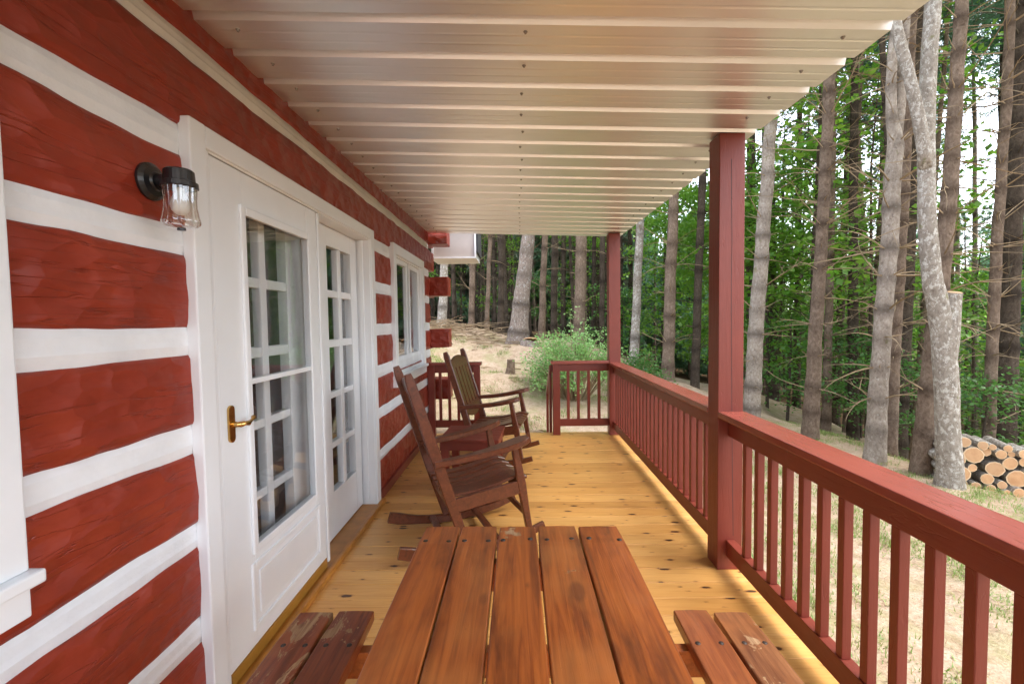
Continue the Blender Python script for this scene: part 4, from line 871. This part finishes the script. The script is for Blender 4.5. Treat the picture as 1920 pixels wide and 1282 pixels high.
# ------------------------------------------------------------------ bush at the porch end
def shrub(loc, R, h, n, per, size, label, seed, mat=SHRUB):
    r = random.Random(seed); t = empty('green_shrub', loc, label=label, cat='shrub'); m = MB(); cs = []
    for k in range(n):
        az = r.uniform(0, 6.28); rr = R * math.sqrt(r.random()); hh = h * (1 - .5 * (rr / R) ** 2) * r.uniform(.35, 1.15); tip = Vector((rr * math.cos(az), rr * math.sin(az), hh)); b = Vector((tip.x * .2, tip.y * .2, 0))
        mid = b.lerp(tip, .6) + Vector((0, 0, .12 * h)); m.tube([b, mid, tip], [.010, .006, .002], 3, False)
        for q in range(5): cs.append(tuple(mid.lerp(tip, q / 4) + Vector((r.gauss(0, .05), r.gauss(0, .05), r.gauss(0, .03)))))
    obj('stems', m.mesh('stems', fix=False), TWIG, t); obj('foliage', leaf_cloud(seed, cs, per, .075, size, .6, 'foliage'), mat, t); return t
shrub((1.02, 8.25, gz(1.02, 8.25) - .03), .92, 1.5, 135, 13, .05, 'feathery bright green bush behind the end railing', 31)
shrub((2.35, 8.9, gz(2.35, 8.9) - .03), .6, .95, 70, 14, .05, 'smaller pale green bush right of the corner post', 32, LEAF2)

# ------------------------------------------------------------------ woodpile
r2 = random.Random(3)
ax = Vector((.33, .94, 0)).normalized(); rw = Vector((.94, -.33, 0)).normalized(); o0 = Vector((5.16, 5.62, -.68))
def fire_log(c, rad, ln, k):
    m = MB(); n = 11; ex = [1 + r2.uniform(-.06, .06) for _ in range(n)]; v = []; a0 = r2.uniform(0, 6)
    face = [(math.cos(6.283 * i / n + a0) * rad * ex[i], math.sin(6.283 * i / n + a0) * rad * ex[i]) for i in range(n)]
    secs = [[rw * x * s + Vector((0, 0, z * s)) + ax * t for x, z in face] for t, s in ((0, .98), (.01, 1.0), (ln * .5, 1.03), (ln, .99))]
    big = rad > .083
    t = empty('firewood_log', c, label='large fresh cut log in the woodpile' if big else 'small fresh cut log stacked in the woodpile', cat='log', group='large logs in the woodpile' if big else 'small logs in the woodpile'); t.rotation_euler = (r2.uniform(-.05, .05), 0, r2.uniform(-.16, .16))
    obj('bark', m.sweep(None, secs).mesh('bark', smooth=False), BARK_L, t)
    ff = [rw * x * .985 + Vector((0, 0, z * .985)) + ax * -.002 for x, z in face]; f2 = [rw * x * .86 + Vector((0, 0, z * .86)) + ax * -.004 for x, z in face]
    q = MB(); q.add(ff + [p + ax * .004 for p in ff], [tuple(range(n))] + [(i, (i + 1) % n, n + (i + 1) % n, n + i) for i in range(n)]); obj('sapwood', q.mesh('sapwood'), SAP, t)
    q = MB(); q.add(f2 + [p + ax * .003 for p in f2], [tuple(range(n))] + [(i, (i + 1) % n, n + (i + 1) % n, n + i) for i in range(n)]); obj('cut_face', q.mesh('cut_face'), CUT, t)
placed = []
def settle(u, rad):
    z = rad
    for (a, b, r_) in placed:
        d = abs(u - a)
        if d < (rad + r_) * .97: z = max(z, b + math.sqrt(max(0, ((rad + r_) * .97) ** 2 - d * d)))
    return z
for k in range(420):
    if len(placed) > 125: break
    rad = r2.choice((.036, .045, .05, .055, .06, .065, .07, .08, .098)) * r2.uniform(.9, 1.1)
    best = min(((settle(u, rad), u) for u in [r2.uniform(.02, 1.9) for _ in range(9)]))
    if best[0] + rad > .68 - .09 * best[1]: continue
    placed.append((best[1], best[0], rad)); c = o0 + rw * best[1] + Vector((0, 0, best[0])) + ax * r2.uniform(-.03, .05); c.z += (gz(c.x, c.y) - gz(o0.x, o0.y)) * .3; fire_log(c, rad, r2.uniform(.42, .5), k)

ordinals('large logs in the woodpile', '%s large log from the left in the woodpile')
ordinals('distant pines past the porch end', '%s pine from the left deep in the woods past the porch end')
ordinals('broadleaf trees down the slope', '%s leafy broadleaf tree from the left farther down the slope')
# ------------------------------------------------------------------ ground details
stp = empty('tree_stump', (-.17, 9.05, gz(-.17, 9.05)), label='small grey weathered stump on the bare slope', cat='stump')
m = MB(); m.tube([(0, 0, -.08), (0, 0, .02), (.01, 0, .14), (.015, 0, .29)], [.16, .10, .08, .072], 12, True, None, .3); obj('trunk', m.mesh('trunk', attr=True, fix=False), BARK_B, stp)
fs = empty('cut_stump', (.27, 11.0, gz(.27, 11.0) - .02), label='low orange fresh cut stump at the foot of the big pine', cat='stump')
m = MB(); m.tube([(0, 0, -.05), (0, 0, .05), (.02, 0, .13)], [.27, .22, .19], 14, True, None, .15); obj('trunk', m.mesh('trunk', attr=True, fix=False), BARK_S, fs)
m = MB(); m.lathe([(.001, .012), (.17, .004), (.185, -.02)], 14); me = m.mesh('cut_face'); me.transform(Matrix.Rotation(-.35, 4, 'X')); obj('cut_face', me, CUT, fs, (.02, -.03, .15))
m = MB(); r3 = random.Random(9)
for k in range(320):      # brush and twigs on the slope
    x, y = (r3.gauss(-1.5, .7), r3.gauss(11.9, .5)) if k < 190 else (r3.uniform(-3, 2.4), r3.uniform(6.6, 13))
    z = gz(x, y) + (abs(r3.gauss(0, .10)) if k < 190 else .012); a = r3.uniform(0, 6.28); l = r3.uniform(.2, 1.0) if k < 190 else r3.uniform(.1, .45); d = Vector((math.cos(a), math.sin(a), r3.uniform(-.1, .15) if k < 190 else .02)); p = Vector((x, y, z))
    m.tube([p, p + d * l * .5 + Vector((r3.gauss(0, .03), r3.gauss(0, .03), .01)), p + d * l], [.012, .009, .003], 3, False)
obj('brush_litter', m.mesh('brush_litter', fix=False), TWIG, kind='stuff', label='dead twigs and brush lying on the slope', cat='twigs')
# grass tufts and pine straw
def blades(n, fx, fy, L, wd, seed, ok, clump=0):
    r = np.random.RandomState(seed); V = []
    cen = [(r.uniform(*fx), r.uniform(*fy)) for _ in range(clump)] if clump else None
    while len(V) < n * 3:
        if cen: c_ = cen[r.randint(len(cen))]; x, y = c_[0] + r.normal(0, .10), c_[1] + r.normal(0, .10)
        else: x, y = r.uniform(*fx), r.uniform(*fy)
        if not ok(x, y): V += [(0, 0, -3)] * 3; continue
        z = gz(x, y) + .012; a = r.rand() * 6.283; l = L * r.uniform(.4, 1.1); ln = r.uniform(.2, 1.0); s = (math.cos(a + 1.57) * wd, math.sin(a + 1.57) * wd)
        V += [(x - s[0], y - s[1], z), (x + s[0], y + s[1], z), (x + math.cos(a) * l * ln, y + math.sin(a) * l * ln, z + l * math.sqrt(max(.02, 1 - ln * ln)) * .9)]
    return npmesh('blades', V, np.arange(len(V)).reshape(-1, 3))
outside = lambda x, y: not (-1.7 < x < 1.6 and y < 6.2)
g1 = blades(52000, (1.6, 5.6), (-1, 8.8), .06, .0045, 1, outside, 420); obj('grass', g1, GRASS, kind='stuff', label='sparse tufts of grass in the yard beyond the railing', cat='grass')
g2 = blades(6000, (-3, 3), (6.4, 11.5), .10, .005, 2, outside, 60); obj('grass', g2, GRASS, kind='stuff', label='sparse tufts of grass on the slope', cat='grass')
m2 = blades(40000, (-3.5, 6), (-.5, 12.5), .075, .0022, 4, outside); V = np.empty(len(m2.vertices) * 3, np.float32); m2.vertices.foreach_get('co', V); V = V.reshape(-1, 3, 3); V[:, 2, 2] = V[:, 0, 2] + .012; m2.vertices.foreach_set('co', V.ravel())
obj('pine_straw', m2, STRAW, kind='stuff', label='fallen pine straw over the bare ground', cat='straw')
# a dry leaf on the deck
m = MB(); m.add([(-.03, 0, .004), (-.012, -.014, .012), (.01, -.010, .006), (.034, .002, .014), (.008, .012, .010), (-.014, .012, .004)], [(0, 1, 5), (1, 2, 4, 5), (2, 3, 4)]); obj('dry_leaf', m.mesh('dry_leaf'), TWIG_D, None, (.98, 1.72, .003), (0, 0, .4), label='curled dry brown leaf on the deck by the railing', cat='leaf')
